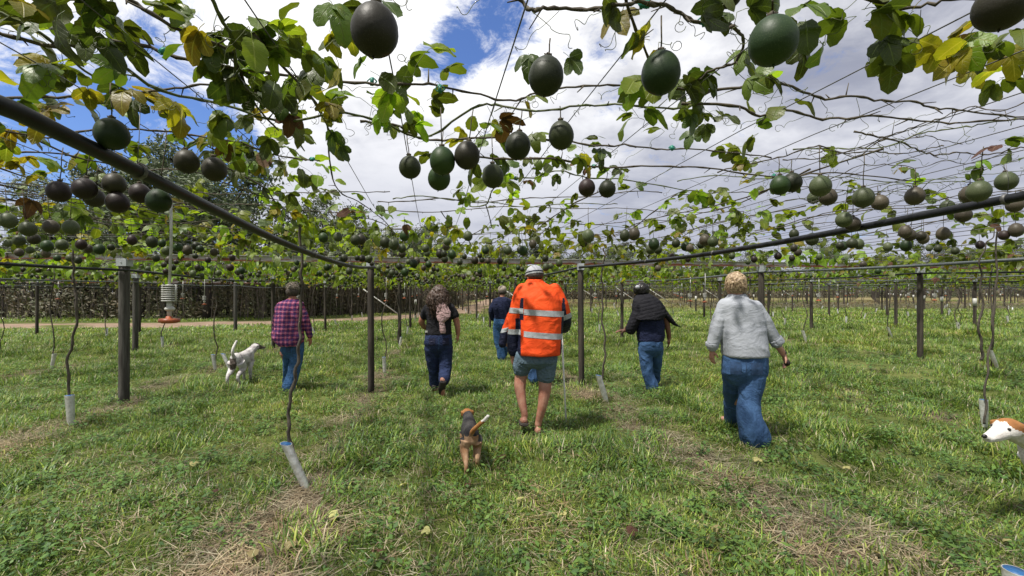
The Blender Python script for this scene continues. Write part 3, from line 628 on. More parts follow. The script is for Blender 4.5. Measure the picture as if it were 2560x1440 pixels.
# canes traced at the height of the wires: (vine, pixel polyline, radii)
def cane(key, pxs, r0=.0042, r1=.003, z=ZC, green=False, seed=0, nodes=True):
    t, base = VN[key][:2]; b, pts = knob_cane([atz(x, y, z+.012*math.sin(i*2.1+seed)) for i, (x, y) in enumerate(pxs)], r0, r1, seed+len(pxs), nodes=nodes)
    b.V = [tuple(Vector(v)-base) for v in b.V]; obj('cane', b.build('cane', M['cane_green'] if green else M['cane']), t); return pts
L_ = []
cl = [('over', [(-60, 60), (60, 95), (190, 112), (330, 110), (440, 135), (560, 168), (740, 196), (860, 201), (1000, 208), (1090, 220), (1200, 232), (1290, 250), (1345, 238), (1400, 215), (1500, 213), (1570, 225)]),
 ('over_right', [(1570, 225), (1700, 228), (1830, 215), (1920, 208), (1995, 225), (2060, 243), (2130, 240), (2200, 257), (2290, 250), (2350, 272), (2430, 285), (2600, 288)]),
 ('over', [(-80, 245), (120, 240), (240, 243), (330, 236), (400, 220), (500, 215), (620, 228)]),
 ('left', [(300, 160), (420, 230), (560, 268), (700, 300), (840, 282), (950, 308), (1060, 342), (1180, 270), (1240, 268), (1340, 276), (1440, 260), (1500, 270), (1600, 262), (1700, 266)]),
 ('over_right', [(1700, 266), (1850, 262), (1900, 288), (1980, 282), (2060, 293), (2150, 290), (2230, 297), (2350, 305), (2450, 300), (2600, 303)]),
 ('left', [(900, 300), (1000, 325), (1060, 346), (1150, 346), (1250, 346), (1400, 352), (1500, 362), (1560, 366), (1640, 373), (1720, 368), (1830, 386), (1930, 392)]),
 ('centre', [(1180, 390), (1280, 394), (1380, 400), (1480, 416), (1580, 413), (1700, 421), (1800, 424), (1940, 441), (2050, 435), (2150, 438), (2300, 451)]),
 ('centre', [(1175, 515), (1215, 510), (1230, 480), (1260, 452), (1300, 442), (1350, 445), (1400, 428), (1470, 440), (1560, 452), (1680, 470), (1760, 478)]),
 ('over', [(1230, -60), (1300, 0), (1330, 15), (1370, 28), (1450, 22), (1540, 8), (1600, 9), (1660, 22), (1740, 46), (1830, 64)]),
 ('over_right', [(1590, -10), (1640, 12), (1700, 40), (1760, 50), (1830, 80), (1860, 110), (1835, 150), (1780, 180), (1735, 215)]),
 ('over', [(200, -60), (320, 0), (430, 60), (560, 120), (600, 180), (640, 260), (700, 330)]),
 ('over', [(520, -30), (560, 60), (580, 110), (600, 200), (690, 290), (760, 380)]),
 ('left', [(-40, 320), (120, 340), (250, 320), (370, 330), (480, 335), (580, 350), (680, 390), (800, 400)]),
 ('left', [(-40, 400), (100, 385), (240, 400), (360, 425), (470, 430), (600, 470), (700, 500)]),
 ('left', [(-40, 480), (160, 500), (330, 508), (500, 515), (700, 545), (900, 570), (1060, 568)]),
 ('over', [(-60, 10), (60, 70), (150, 120), (240, 190), (380, 260), (470, 340), (600, 400)]),
 ('over_right', [(2060, -30), (2200, 5), (2300, 10), (2400, 8), (2600, 20)]),
 ('over_right', [(1560, -25), (1600, 100), (1640, 180), (1700, 215)])]
for i, (k, px) in enumerate(cl):
    pts = cane(k, px, .0038 if i < 12 else .0030, .0024, ZC+RNG.uniform(-.02, .02), i % 4 == 3, i*3+1)
    for q in range(3, len(pts), 7): L_.append((k, pts[q]))
R = random.Random(11)
def rcane(key, x0, x1, y0, y1, seed, r=.003, wob=10):   # a long bare cane wandering across
    R = random.Random(seed); n = 9; px = []; ph = R.uniform(0, 6)
    for i in range(n+1): t = i/n; px.append((x0+(x1-x0)*t, y0+(y1-y0)*t+wob*math.sin(t*6+ph)+R.gauss(0, wob*.35)))
    return cane(key, px, r, r*.7, ZC+R.uniform(-.04, .05), R.random() < .35, seed)
for i in range(15):
    y = 330+i*15+R.uniform(-12, 12); pts = rcane('right' if i > 6 else 'over_right', R.uniform(1650, 2250), R.uniform(2350, 2700), y+R.uniform(-6, 80), y+R.uniform(-90, 40), 200+i, R.uniform(.0015, .0029), 15)
    for q in range(2, len(pts), 9): L_.append(('right', pts[q]))
for i in range(6):
    y = 490+i*18; pts = rcane('centre', R.uniform(850, 1300), R.uniform(1500, 2100), min(y+R.uniform(-10, 20), 600), y+R.uniform(-15, 15), 240+i, .003, 7)
for i in range(8):
    y = 450+i*18; pts = rcane('left_back', R.uniform(-80, 200), R.uniform(500, 1000), y+R.uniform(-20, 20), min(610, y+R.uniform(0, 60)), 270+i, .003, 7)
for i in range(26):                                  # canes that ride along the wires, in the row direction
    v = R.uniform(-3.6, 6.5); u = R.uniform(.6, 3.5); b, pts = knob_cane([UV(u+q*.5, v+.08*math.sin(q*1.3+i), ZC+R.uniform(-.03, .03)) for q in range(9)], .0035, .0022, 300+i)
    k = 'over' if v < -1 else ('centre' if v < 2 else 'right'); base = VN[k][1]; b.V = [tuple(Vector(x)-base) for x in b.V]; obj('cane', b.build('cane', M['cane']), VN[k][0])
for i, (k, p) in enumerate(L_):
    if True:
        b = tendril(p+Vector((0, 0, -.005)), i); base = VN[k][1]; b.V = [tuple(Vector(x)-base) for x in b.V]; obj('tendril', b.build('tendril', M['cane_green']), VN[k][0])
# teal clips on the canes
for i, (x, y) in enumerate([(1612, 10), (1760, 52), (930, 204), (955, 308), (1290, 446), (1485, 416), (1680, 370), (1935, 440), (410, 128), (780, 398), (1290, 395), (1100, 222), (240, 243)]):
    k = 'over' if x < 1100 else ('over_right' if x > 1500 else 'centre'); p = atz(x, y, ZC); base = VN[k][1]; b = MB(); s = .6
    b.box(p-base, (.009, .004, .006), Euler((0, i*.7, i)).to_matrix()); b.tube([p-base+Vector((.012*math.cos(q), 0, .008*math.sin(q))) for q in (0, 1, 2, 3, 4, 5, 6.3)], .0018, 4); obj('clip', b.build('clip', M['clip']), VN[k][0])

# leaf clusters of the near canopy: px, py, radius px, count, weights (mid, dark, fresh, yellow, brown)
D, MX, FR, YE, OL, BR_ = (20, 75, 3, 2, 0), (50, 30, 12, 6, 1), (35, 5, 58, 2, 0), (25, 5, 10, 60, 0), (60, 10, 5, 22, 3), (0, 5, 0, 5, 90)
CL = [(40, 50, 70, 4, MX), (190, 30, 90, 6, MX), (110, 110, 80, 4, D), (320, 30, 60, 3, MX), (260, 110, 70, 4, MX), (280, 195, 60, 2, MX), (450, 40, 50, 3, MX), (510, 100, 60, 5, MX), (610, 70, 30, 2, OL), (560, 140, 60, 5, MX),
 (690, 110, 50, 4, MX), (760, 170, 60, 6, MX), (845, 90, 35, 2, YE), (820, 140, 40, 2, OL), (620, 210, 60, 7, D), (560, 180, 50, 4, MX), (700, 230, 60, 6, D), (640, 270, 60, 6, MX), (740, 300, 60, 6, MX), (840, 285, 45, 5, YE), (860, 340, 35, 3, D),
 (90, 200, 70, 5, OL), (50, 285, 70, 6, YE), (200, 250, 70, 5, OL), (330, 265, 55, 4, YE), (400, 265, 50, 4, YE), (440, 290, 40, 3, YE), (540, 300, 40, 3, OL), (540, 375, 50, 8, MX), (610, 390, 60, 11, FR), (660, 370, 60, 7, MX), (690, 410, 50, 6, MX),
 (740, 430, 50, 5, FR), (800, 445, 50, 6, FR), (820, 485, 30, 2, FR), (655, 470, 50, 6, MX), (700, 505, 40, 4, MX), (30, 415, 50, 4, YE), (110, 420, 50, 4, OL), (20, 345, 50, 5, MX), (330, 400, 50, 4, MX), (420, 370, 50, 3, MX), (250, 430, 60, 4, OL),
 (905, 190, 35, 2, MX), (990, 235, 45, 3, MX), (935, 265, 45, 4, MX), (1035, 165, 28, 2, MX), (1068, 140, 30, 1, FR), (1095, 190, 20, 1, MX), (1010, 300, 50, 5, MX), (1060, 295, 30, 3, FR), (1080, 260, 18, 1, FR), (1075, 375, 20, 1, YE), (1190, 350, 60, 5, OL), (1225, 390, 40, 3, D),
 (1290, 245, 35, 2, OL), (1320, 130, 18, 1, FR), (1405, 140, 18, 1, FR), (1318, 180, 18, 1, FR), (1345, 340, 25, 2, FR), (1430, 375, 40, 4, MX), (1375, 425, 50, 6, D), (1330, 430, 50, 5, MX), (1280, 470, 50, 5, FR), (1180, 475, 55, 7, FR), (1145, 500, 45, 4, MX), (1250, 440, 40, 3, MX),
 (1500, 395, 40, 4, MX), (1540, 425, 40, 4, MX), (1570, 470, 25, 2, MX), (1440, 480, 15, 1, D), (1465, 415, 16, 2, BR_), (1250, 305, 22, 3, BR_), (1310, 450, 14, 1, BR_), (1640, 85, 40, 3, OL), (1555, 25, 40, 2, OL), (1600, 215, 40, 4, FR), (1590, 275, 38, 3, MX), (1665, 320, 35, 2, FR), (1720, 260, 50, 6, D), (1755, 305, 45, 5, D),
 (1745, 200, 40, 4, D), (1700, 215, 30, 2, MX), (1890, 200, 28, 2, MX), (1895, 235, 20, 2, FR), (2035, 105, 45, 2, D), (1870, 145, 25, 2, OL), (1985, 50, 38, 3, MX), (1830, 15, 60, 5, D), (1760, 25, 30, 3, D), (2165, 45, 55, 5, MX), (2225, 95, 45, 4, OL), (2160, 140, 40, 2, OL), (2300, 35, 40, 2, OL), (2430, 105, 60, 5, OL), (2540, 85, 50, 5, OL),
 (2400, 155, 30, 2, OL), (2530, 190, 45, 4, OL), (1850, 400, 45, 4, FR), (1880, 335, 30, 2, FR), (1860, 435, 40, 3, OL), (1905, 460, 40, 5, FR), (2450, 400, 20, 2, FR), (1965, 260, 18, 2, FR), (1945, 440, 30, 3, OL), (1680, 545, 50, 12, FR), (1750, 525, 60, 18, FR), (1830, 550, 70, 20, FR), (1895, 540, 60, 16, FR), (1960, 560, 50, 10, FR), (1720, 585, 60, 12, MX), (1840, 590, 70, 14, MX), (1560, 540, 35, 5, FR), (1400, 540, 55, 12, FR), (1330, 560, 50, 8, MX), (1285, 545, 30, 7, FR), (1460, 580, 40, 6, FR), (1240, 570, 40, 5, OL), (1100, 565, 40, 4, OL), (980, 575, 40, 4, FR), (870, 580, 50, 6, FR), (780, 570, 60, 9, FR), (680, 555, 60, 9, OL), (560, 560, 60, 8, FR), (440, 555, 60, 8, OL), (300, 560, 60, 9, FR), (180, 540, 60, 6, OL), (60, 540, 60, 5, FR), (2120, 470, 30, 4, FR), (2260, 430, 25, 3, OL), (2330, 480, 30, 4, FR), (2420, 430, 25, 3, MX), (2090, 380, 20, 2, FR), (2500, 370, 25, 3, OL), (1780, 480, 30, 5, FR), (2380, 560, 60, 7, OL), (2480, 545, 60, 8, FR), (2230, 590, 50, 5, FR), (870, 520, 18, 1, BR_), (490, 460, 40, 3, FR), (930, 15, 30, 2, D), (840, 5, 30, 1, OL), (2560, 410, 20, 1, OL)]
r = random.Random(21)
for (px, py, rad, n, wts) in CL:
    key = ('over' if py < 330 and px < 900 else 'left' if px < 1300 and py < 420 else 'over_right' if px > 1500 and py < 330 else 'right' if px > 1800 else 'centre')
    t, base = VN[key][:2]
    for i in range(int(n*(1.4 if px < 900 else 1.15)+.5)):
        a = r.uniform(0, 2*PI); d = rad*math.sqrt(r.random())*.85; p = atz(px+d*math.cos(a), min(py+d*math.sin(a)*.8, 600)-rad*.15, ZC+r.uniform(-.03, .05))
        place_leaf(t, base, p, r, 'near', r.choices(range(5), wts)[0], r.uniform(.48, .80))
        if r.random() < .35:
            b = tendril(p, int(px+i*7)); b.V = [tuple(Vector(x)-base) for x in b.V]; obj('tendril', b.build('tendril', M['cane_green']), t)
print('near leaves', leafcount)
# shoots of the next metres: clumps of leaves along the rows, thick on the left and centre, sparse on the right
def clump(key, c, n, sx, sy, sz, wts, r, size=1.):
    t, base = VN[key][:2]
    for i in range(n):
        p = Vector(c)+Vector((r.gauss(0, sx), r.gauss(0, sy), abs(r.gauss(0, sz))-.05)); place_leaf(t, base, p, r, 'mid', r.choices(range(5), wts)[0], r.uniform(.65, 1.1)*size)
mids = [(u, v) for u in np.arange(2.6, 7.2, .36) for v in np.arange(-8.5, 12, .45)]
cnt = {}
for u, v in mids:
    u += r.uniform(-.15, .15); v += r.uniform(-.2, .2); p = UV(u, v, ZC)
    if p.y < 2.5 or abs(p.x/p.y) > 1.18: continue
    px = 1280+F*p.x/p.y
    dens = 1. if px < 1000 else (.75 if px < 1450 else (.42 if px < 1600 else (.85 if px < 1960 and u > 3.4 else .22)))
    dens *= .35+1.3*max(0, min(1, .5+1.6*vn(u, v, .9, 5)))
    if p.y < 3.2 and 900 < px < 1900: dens *= .3
    n = int(dens*8.5*r.uniform(.4, 1.4)+r.random()*.7)
    key = 'mid_left' if v < -5 else 'left_back' if v < -2.2 else 'left' if v < .5 else 'centre' if v < 3.2 else 'right'
    if cnt.get(key, 0)+n > 420: continue
    cnt[key] = cnt.get(key, 0)+n; clump(key, p+Vector((0, 0, r.uniform(-.05, .05))), n, .17, .17, .07, FR if r.random() < .62 else (OL if r.random() < .4 else MX), r, 1.0)
print('mid leaves', cnt, PERV)
for root_, mb in OVER.values(): obj('foliage', mesh('foliage', mb.V, mb.F, LEAFM[:5], True, mb.M, uvs=mb.U), root_, kind='stuff')
# far vines: stem + a patch of foliage each (shared meshes)
def foliage_mesh(seed, n, sx, sy, hang, size):
    r = random.Random(seed); V = []; Fc = []; U = []; mi = []; base = [leaf_geo(s, 1 if s % 3 else 3, 2, .1) for s in range(6)]
    centres = [(r.uniform(-sx, sx), r.uniform(-sy, sy)) for _ in range(int(n/7))]
    for i in range(n):
        c = r.choice(centres); p = Vector((c[0]+r.gauss(0, .17), c[1]+r.gauss(0, .17), abs(r.gauss(0, .09))-.05-(hang*r.random()**3 if r.random() < .3 else 0)))
        lv, lf, lu = base[r.randrange(6)]; lv = lv[:-9]; lu = lu[:-9]; lf = [f for f in lf if max(f) < len(lv)]; rot = leaf_rot(r); b = len(V); s = r.uniform(.8, 1.4)*size
        V += [tuple(rot @ Vector(q)*s+p) for q in lv]; U += lu; Fc += [tuple(k+b for k in f) for f in lf]; mi += [r.choices(range(5), (38, 12, 38, 10, 2))[0]]*len(lf)
    for i in range(int(sy*6)):
        y = r.uniform(-sy, sy); pts = [Vector((x, y+r.gauss(0, .06), r.gauss(.0, .02))) for x in np.arange(-sx, sx+.1, .3)]; b = MB(); b.tube(pts, .004, 3); k = len(V); V += b.V; U += [(0, .5)]*len(b.V); Fc += [tuple(q+k for q in f) for f in b.F]; mi += [5]*len(b.F)
    return mesh('foliage', V, Fc, LEAFM[:5]+[M['cane']], True, mi, uvs=U)
FD = [foliage_mesh(70+i, 560, 1.6, 1.9, .30, 1.1) for i in range(5)]; FS = [foliage_mesh(80+i, 110, 1.6, 1.9, .1, 1.1) for i in range(3)]
FF = [foliage_mesh(90+i, 420, 3.2, 2.9, .36, 1.75) for i in range(3)]
def far_stem(seed):
    r = random.Random(seed); b = MB(); pts = [Vector((.05*math.sin(i*1.1+seed)+r.gauss(0, .012), .04*math.cos(i*.8+seed), .1+i*.155)) for i in range(13)]; pts[0] = Vector((0, 0, 0)); b.tube(pts, .013, 6); return b.build('stem', M['stem'])
ST = [far_stem(i) for i in range(6)]
def sleeve_mesh(lean, h=.33, r0=.032, r1=.042):
    b = MB(); rings = []; n = 14
    for i in range(7):
        t = i/6; rr = r0+(r1-r0)*t; c = Vector((-lean*h*t, 0, h*t)); fl = .55+.45*min(1, t*3)
        rings.append([c+Vector((rr*math.cos(a)*(1+.07*math.sin(2*a+i*.8)), rr*math.sin(a)*fl, -.006*math.cos(a)*lean*3)) for a in (2*PI*j/n for j in range(n))])
    b.ring(rings, 0, False); inn = [[c+(p-c)*.93 for p in rg for c in (sum(rg, Vector())/n,)] for rg in rings[1:][::-1]]
    b.ring([rings[-1], inn[0]], 0, False); b.ring(inn, 1, True); return b.build('sleeve', [M['foil'], M['blue']])
SL = [sleeve_mesh(l) for l in (.45, .15, .3, -.2, .05)]
sleeves = 0
def slv(px, py, Y, var, label, s=1., rz=0):
    p = at(px, py, Y); o = obj('trunk_sleeve', SL[var], None, (p.x, p.y, p.z)); o.scale = (s, s, s); o.rotation_euler.z = rz; tag(o, label, 'tree guard', 'silver sleeves around the vine stems')
slv(766, 1222, 3.36, 0, 'leaning silver sleeve with blue lining, in the foreground left of the small dog', 1.0)
slv(178, 1066, 4.96, 4, 'crinkled silver sleeve standing below the thick black pipe at the far left', 1.02)
slv(1516, 1004, 6.05, 2, 'grey-white sleeve on the ground right of the post by the orange jacket', 1.05)
slv(2462, 1068, 4.4, 4, 'pale sleeve standing behind the nose of the brown and white dog', .8)
slv(577, 928, 8.3, 0, 'tilted pale sleeve touching the back of the white dog', .95)
slv(2550, 1631, 1.85, 4, 'sleeve with blue lining cut off by the bottom right corner')
near_spots = [(UV(u, v), k) for (u, v, k) in ((3.6, -.86, 0), (5.7, -3.96, 0), (9.3, -3.96, 1), (5.8, 2.24, 0), (4.9, 5.34, 0))]
fars = []
for k in range(-5, 15):
    for q in range(0, 14):
        u = 5.7+q*3.6+(k % 3)*.7; v = ROW0+DROW*k
        if k == -1: u = 5.7+q*3.6
        if k == 1: u = 5.8+q*3.7
        if k == 0: u = 4.9+q*3.6
        p = UV(u, v)
        if p.y < 6.7 or abs(p.x/p.y) > 1.2 or (p.x < -9.5 and p.y > 15) or p.y > 46: continue
        fars.append((p.y, k, u, p))
fars.sort(key=lambda s: s[0]); nf = 0
for i, (d, k, u, p) in enumerate(fars):
    z = gz(p.x, p.y); t = empty('passion_vine', (p.x, p.y, z), TH, label='passionfruit vine in the %s, %s stem back' % (rowname(k), ORD[int((u-4)/3.6)]), cat='vine', group='passionfruit vines of the farther rows, left' if k < 1 else 'passionfruit vines of the farther rows, right')
    s = obj('stem', ST[i % 6], t); s.scale.z = (1.95-z)/1.96; s.scale.x = s.scale.y = .8 if d < 12 else 1.; s.rotation_euler.z = i*1.3
    lush = k < 1 or (k == 1) or vn(u, k*3.1, .35, 9) > .12
    f = obj('foliage', (FD if lush else FS)[i % (5 if lush else 3)], t, (0, 0, 1.97-z), kind='stuff'); f.rotation_euler.z = PI*(i % 2)
    if i < 110 and (i % 7 or d < 9):
        sv = (i*7) % 5; o = obj('trunk_sleeve', SL[sv], None, (p.x+(.02 if sv else .06), p.y-.03, z)); o.rotation_euler.z = i*1.9 if d > 14 else 0; o.scale = (.85,)*3
        tag(o, 'small silver sleeve in the %s, at the %s stem back' % (rowname(k), ORD[int((u-4)/3.6)]), 'tree guard', 'silver sleeves around the vine stems')
r = random.Random(31)
for i in range(85):                                   # the rest of the canopy beyond, seen edge-on
    u = r.uniform(36, 66); v = r.uniform(-18, 50); p = UV(u, v)
    if p.x < -6 and p.y > 30: continue
    dn = r.random()
    if v > 14 and dn < .6: continue
    t = obj('far_canopy', FF[i % 3], None, (p.x, p.y, 1.95), kind='stuff'); t.rotation_euler.z = TH; t['label'] = 'distant leafy canopy of the trellis seen edge-on'
# ------------------------------------------------------------------ fruit
def fruit_mesh(mi, var):
    r = random.Random(var); b = MB(); n, k = 20, 14; rings = []; el = (1.06, 1.12, 1.2)[var % 3]; R0 = .036
    for i in range(k+1):
        a = PI*min(max(i/k, .015), .985)-PI/2; z = math.sin(a); rr = R0*math.cos(a)*(1-.05*z)
        rings.append([Vector((rr*(1+.015*math.sin(3*t+var))*math.cos(t), rr*(1+.015*math.cos(2*t+var))*math.sin(t), R0*el*z)) for t in (2*PI*j/n for j in range(n))])
    b.ring(rings); b.tube([(0, 0, -R0*el*.98), (0, .001, -R0*el-.004)], [.0022, .0012], 5); return b.build('fruit', FM[mi])
FRM = {(m, v): fruit_mesh(m, v) for m in range(6) for v in range(3)}
b = MB(); b.tube([(0, 0, 0), (.0015, 0, .3), (-.001, .001, .7), (0, 0, 1)], .0016, 5); STALK = b.build('stalk', M['cane'])
b = MB(); b.tube([(0, 0, -.004), (0, 0, .003), (0, 0, .008)], [.006, .0085, .003], 8)
for q in range(5): a = q*1.257; b.tube([(0, 0, .002), (.009*math.cos(a), .009*math.sin(a), .004+.002*(q % 2))], [.003, .001], 4)
COLLAR = b.build('calyx', M['cane'])
fcount = 0
def fruit(p, mi, var, label, group, s=1., top=ZC, parts=2):
    global fcount
    o = bpy.data.objects.new('passionfruit', FRM[(mi, var)]); C.objects.link(o); o.location = p; o.scale = (s, s, s); o.rotation_euler = (random.uniform(-.12, .12), random.uniform(-.12, .12), random.uniform(0, 6)); fcount += 1
    tag(o, label, 'passionfruit', group)
    if parts:
        h = .036*(1.06, 1.12, 1.2)[var]; L = max(.02, (top-p[2])/s-h); c = bpy.data.objects.new('stalk', STALK); link(c, o); c.location = (0, 0, h); c.scale = (1, 1, L)
        if parts > 1: c = bpy.data.objects.new('calyx', COLLAR); link(c, o); c.location = (0, 0, h)
    return o
NF = [(937, 75, 58, 76, 2, 'largest dark fruit hanging at the top centre of the view'), (1365, 190, 44, 58, 1, 'dark green egg-shaped fruit hanging on a long stalk near the top centre'), (1652, 182, 48, 60, 0, 'dark green fruit right of the long-stalked one, beside lobed leaves'),
 (1932, 102, 57, 63, 0, 'very dark green fruit against leaves at the upper right'), (2505, 12, 62, 62, 2, 'dark fruit cut by the top edge at the right, above drooping leaves'), (1822, -15, 45, 34, 2, 'fruit mostly cut off by the top edge above the upper right leaves'),
 (1403, 338, 32, 42, 1, 'fruit hanging alone directly below the long-stalked dark one'), (1295, 364, 32, 38, 1, 'fruit below the shrivelled brown leaf in the centre'), (1168, 388, 32, 39, 2, 'right-hand fruit of the touching pair left of centre'), (1106, 402, 32, 39, 0, 'left-hand green fruit of the touching pair left of centre'),
 (1098, 445, 28, 33, 0, 'lowest green fruit half hidden under the touching pair'), (1025, 418, 27, 31, 1, 'small round fruit hanging alone left of the touching pair'), (1232, 440, 27, 32, 1, 'grey-green fruit above the pale green shoot in the centre'),
 (1467, 469, 21, 24, 3, 'purplish fruit, left one of the small pair right of centre'), (1518, 472, 21, 24, 1, 'greenish fruit, right one of the small pair right of centre'), (280, 335, 46, 40, 0, 'bright green fruit hanging just above the big black pipe at left'),
 (467, 404, 31, 30, 2, 'dark fruit, left one of the pair above the pipe among curling leaves'), (536, 423, 31, 31, 2, 'dark fruit, right one of the pair above the pipe beside bright leaves'), (147, 479, 30, 27, 3, 'leftmost purple fruit of the cluster under the big black pipe'), (212, 472, 30, 28, 3, 'second purple fruit from the left under the big black pipe'),
 (236, 494, 27, 24, 2, 'brownish fruit tucked behind the second one under the pipe'), (286, 459, 29, 27, 2, 'fruit stacked above a near-black one, touching the pipe'), (294, 506, 30, 27, 3, 'near-black fruit at the bottom of the stack under the pipe'), (350, 483, 28, 25, 3, 'reddish fruit partly behind the big black pipe'), (397, 502, 28, 29, 0, 'green fruit beside the sprinkler tube under the pipe'), (345, 425, 29, 22, 3, 'fruit mostly covered by the big black pipe'),
 (1950, 463, 26, 25, 0, 'green fruit under a yellowing leaf, right of centre'), (1980, 456, 23, 24, 1, 'fruit partly behind the green one under a yellowing leaf'), (2051, 465, 28, 27, 1, 'grey-green fruit, top of the group of three at right'), (2070, 492, 24, 22, 2, 'lower right fruit of the group of three at right'), (2034, 494, 17, 16, 0, 'smallest fruit hidden behind the group of three at right'),
 (2158, 494, 27, 26, 1, 'grey-green fruit, larger of the pair in the bare canes at right'), (2200, 506, 22, 20, 2, 'smaller of the pair in the bare canes at right'), (2287, 490, 25, 23, 2, 'fruit with a rusty dry flower on top at right'), (2447, 478, 29, 27, 1, 'front fruit of the pair above the right pipe'), (2424, 485, 20, 24, 2, 'fruit half behind another above the right pipe'), (2516, 453, 29, 24, 1, 'flattened-looking fruit near the right edge above the pipe'),
 (2110, 549, 21, 20, 1, 'upper left of two fruits resting against the right pipe'), (2132, 560, 19, 19, 2, 'lower right of two fruits resting against the right pipe'), (2408, 537, 24, 19, 2, 'dark fruit behind the right pipe, nearest the pair above it'), (2368, 517, 22, 17, 1, 'fruit just above the right pipe, behind its rim'), (2537, 512, 25, 19, 2, 'fruit behind the right pipe at the right edge'),
 (20, 551, 22, 20, 1, 'pale green fruit at the left edge of the view'), (70, 572, 24, 19, 1, 'dull green fruit on top of the left-edge bunch'), (128, 567, 22, 18, 2, 'brownish fruit right of the left-edge bunch'), (177, 568, 24, 19, 1, 'light green fruit beside the brownish one at left')]
for (px, py, rx, ry, mi, lab) in NF:
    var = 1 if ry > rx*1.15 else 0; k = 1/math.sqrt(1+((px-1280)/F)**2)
    Y = F*.072/(2*(rx if ry > rx else min(ry/1.08, rx))); p = at(px, py, Y); fruit(p, (4 if mi < 2 else 5) if (px > 2000 and py > 440) or py > 540 else mi, var, lab, 'passionfruit hanging in the near canopy')  # right-hand fruit get the paler skins, painting the light they hang in
# bunches seen farther off: measured ones first, then the rest in rows
mf = [(48, 601), (85, 597), (20, 608), (118, 615), (155, 612), (203, 611), (222, 622), (248, 623), (75, 625), (48, 631), (92, 640), (115, 634), (143, 645), (175, 645), (195, 650), (278, 618), (330, 600), (380, 605), (405, 608), (417, 627), (445, 618), (468, 625), (490, 615), (500, 622), (390, 645), (410, 662), (440, 655), (470, 660), (488, 640), (520, 650), (535, 630),
 (808, 594), (845, 592), (889, 600), (902, 598), (963, 606), (985, 611), (1011, 589), (1005, 621), (1005, 635), (1064, 621), (1118, 604), (1115, 616), (1100, 634), (1110, 634), (1130, 636), (1112, 648), (1065, 648), (1170, 590), (1161, 641), (1214, 626), (1270, 626), (1308, 627), (1332, 610), (1300, 625), (1205, 650), (1220, 652), (1150, 655), (1059, 670), (1068, 634), (905, 646), (893, 645), (917, 648), (946, 669),
 (1471, 590), (1459, 607), (1562, 589), (1585, 585), (1635, 610), (1627, 622), (1645, 625), (1620, 636), (1714, 616), (1725, 620), (1752, 612), (1763, 600), (1782, 604), (1690, 608), (1363, 646), (1680, 640), (1720, 648), (1985, 585), (1985, 620), (2030, 598), (1995, 630), (1945, 640), (1980, 645), (2100, 614), (2107, 615), (2130, 608), (2147, 610), (2263, 579), (2275, 588), (2302, 590), (2265, 614), (2308, 596), (2323, 620), (2358, 584), (2388, 627), (2345, 621), (2220, 617), (2510, 588), (2540, 575), (2450, 612), (2048, 642), (1885, 648), (1830, 640), (1870, 655)]
mf = mf[:64]+mf[64:]
r = random.Random(44); far = []
for (px, py) in mf: far.append((px, py))
pts3 = []
for (px, py) in far:
    z = 1.84+r.uniform(-.05, .02); Y = F*(z-EYE)/(HY-py)
    if Y > 6.2: Y = 6.2*r.uniform(.8, 1.1); 
    pts3.append(at(px, py, max(Y, 2.4)))
bunch = []
for _ in range(1500):
    u = r.uniform(4.5, 42); v = r.gauss(0, 1)*.9+ROW0+DROW*r.choice((-4, -3, -2, -1, -1, 0, 0, 0, 1, 1, 2, 3, 4, 5, 6, 7, 8)); p = UV(u, v)
    if p.y < 4.2 or abs(p.x/p.y) > 1.13 or (p.x < -9 and p.y > 16): continue
    px = 1280+F*p.x/p.y; keep = 1 if px < 1450 else .34
    if r.random() > keep: continue
    m = r.choice((1, 1, 2, 2, 3, 4)) if px < 1500 else r.choice((1, 1, 2))
    for q in range(m): pts3.append(Vector((p.x+r.gauss(0, .07), p.y+r.gauss(0, .07), 1.84-abs(r.gauss(0, .09)))))
def fruit_label(p, mi):
    u, v = to_uv(p.x, p.y); k = (v-ROW0)/DROW; col = ('deep green', 'dull green', 'brownish', 'purple', 'pale green', 'pale brown')[mi]; j = int((u-LINE0)//DLINE)
    side = ('over the %s of the aisle' % ('left edge', 'left half', 'right half', 'right edge')[int(k*4)] if 0 < k < 1 else 'beyond the %s' % rowname(int(math.floor(k)) if k >= 1 else int(math.ceil(k)))); far_ = ('well before the first beam' if u < 5.6 else 'just before the first beam') if j < 0 else 'past the %s beam' % ORD[j]
    return '%s fruit %s, %s' % (col, side, far_)
pts3.sort(key=lambda p: p.y); mass = MB()
for i, p in enumerate(pts3):
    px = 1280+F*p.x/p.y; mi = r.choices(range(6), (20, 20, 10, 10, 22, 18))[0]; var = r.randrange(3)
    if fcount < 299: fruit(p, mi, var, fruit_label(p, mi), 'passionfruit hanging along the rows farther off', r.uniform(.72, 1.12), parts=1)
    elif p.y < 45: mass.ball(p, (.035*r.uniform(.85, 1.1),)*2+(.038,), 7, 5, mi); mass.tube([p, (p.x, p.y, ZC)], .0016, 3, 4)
tag(obj('distant_fruit', mass.build('distant_fruit', FM+[M['cane']])), 'mass of small passionfruit hanging along the distant rows', kind='stuff')
print('fruit', len(pts3), 'leaves', leafcount)
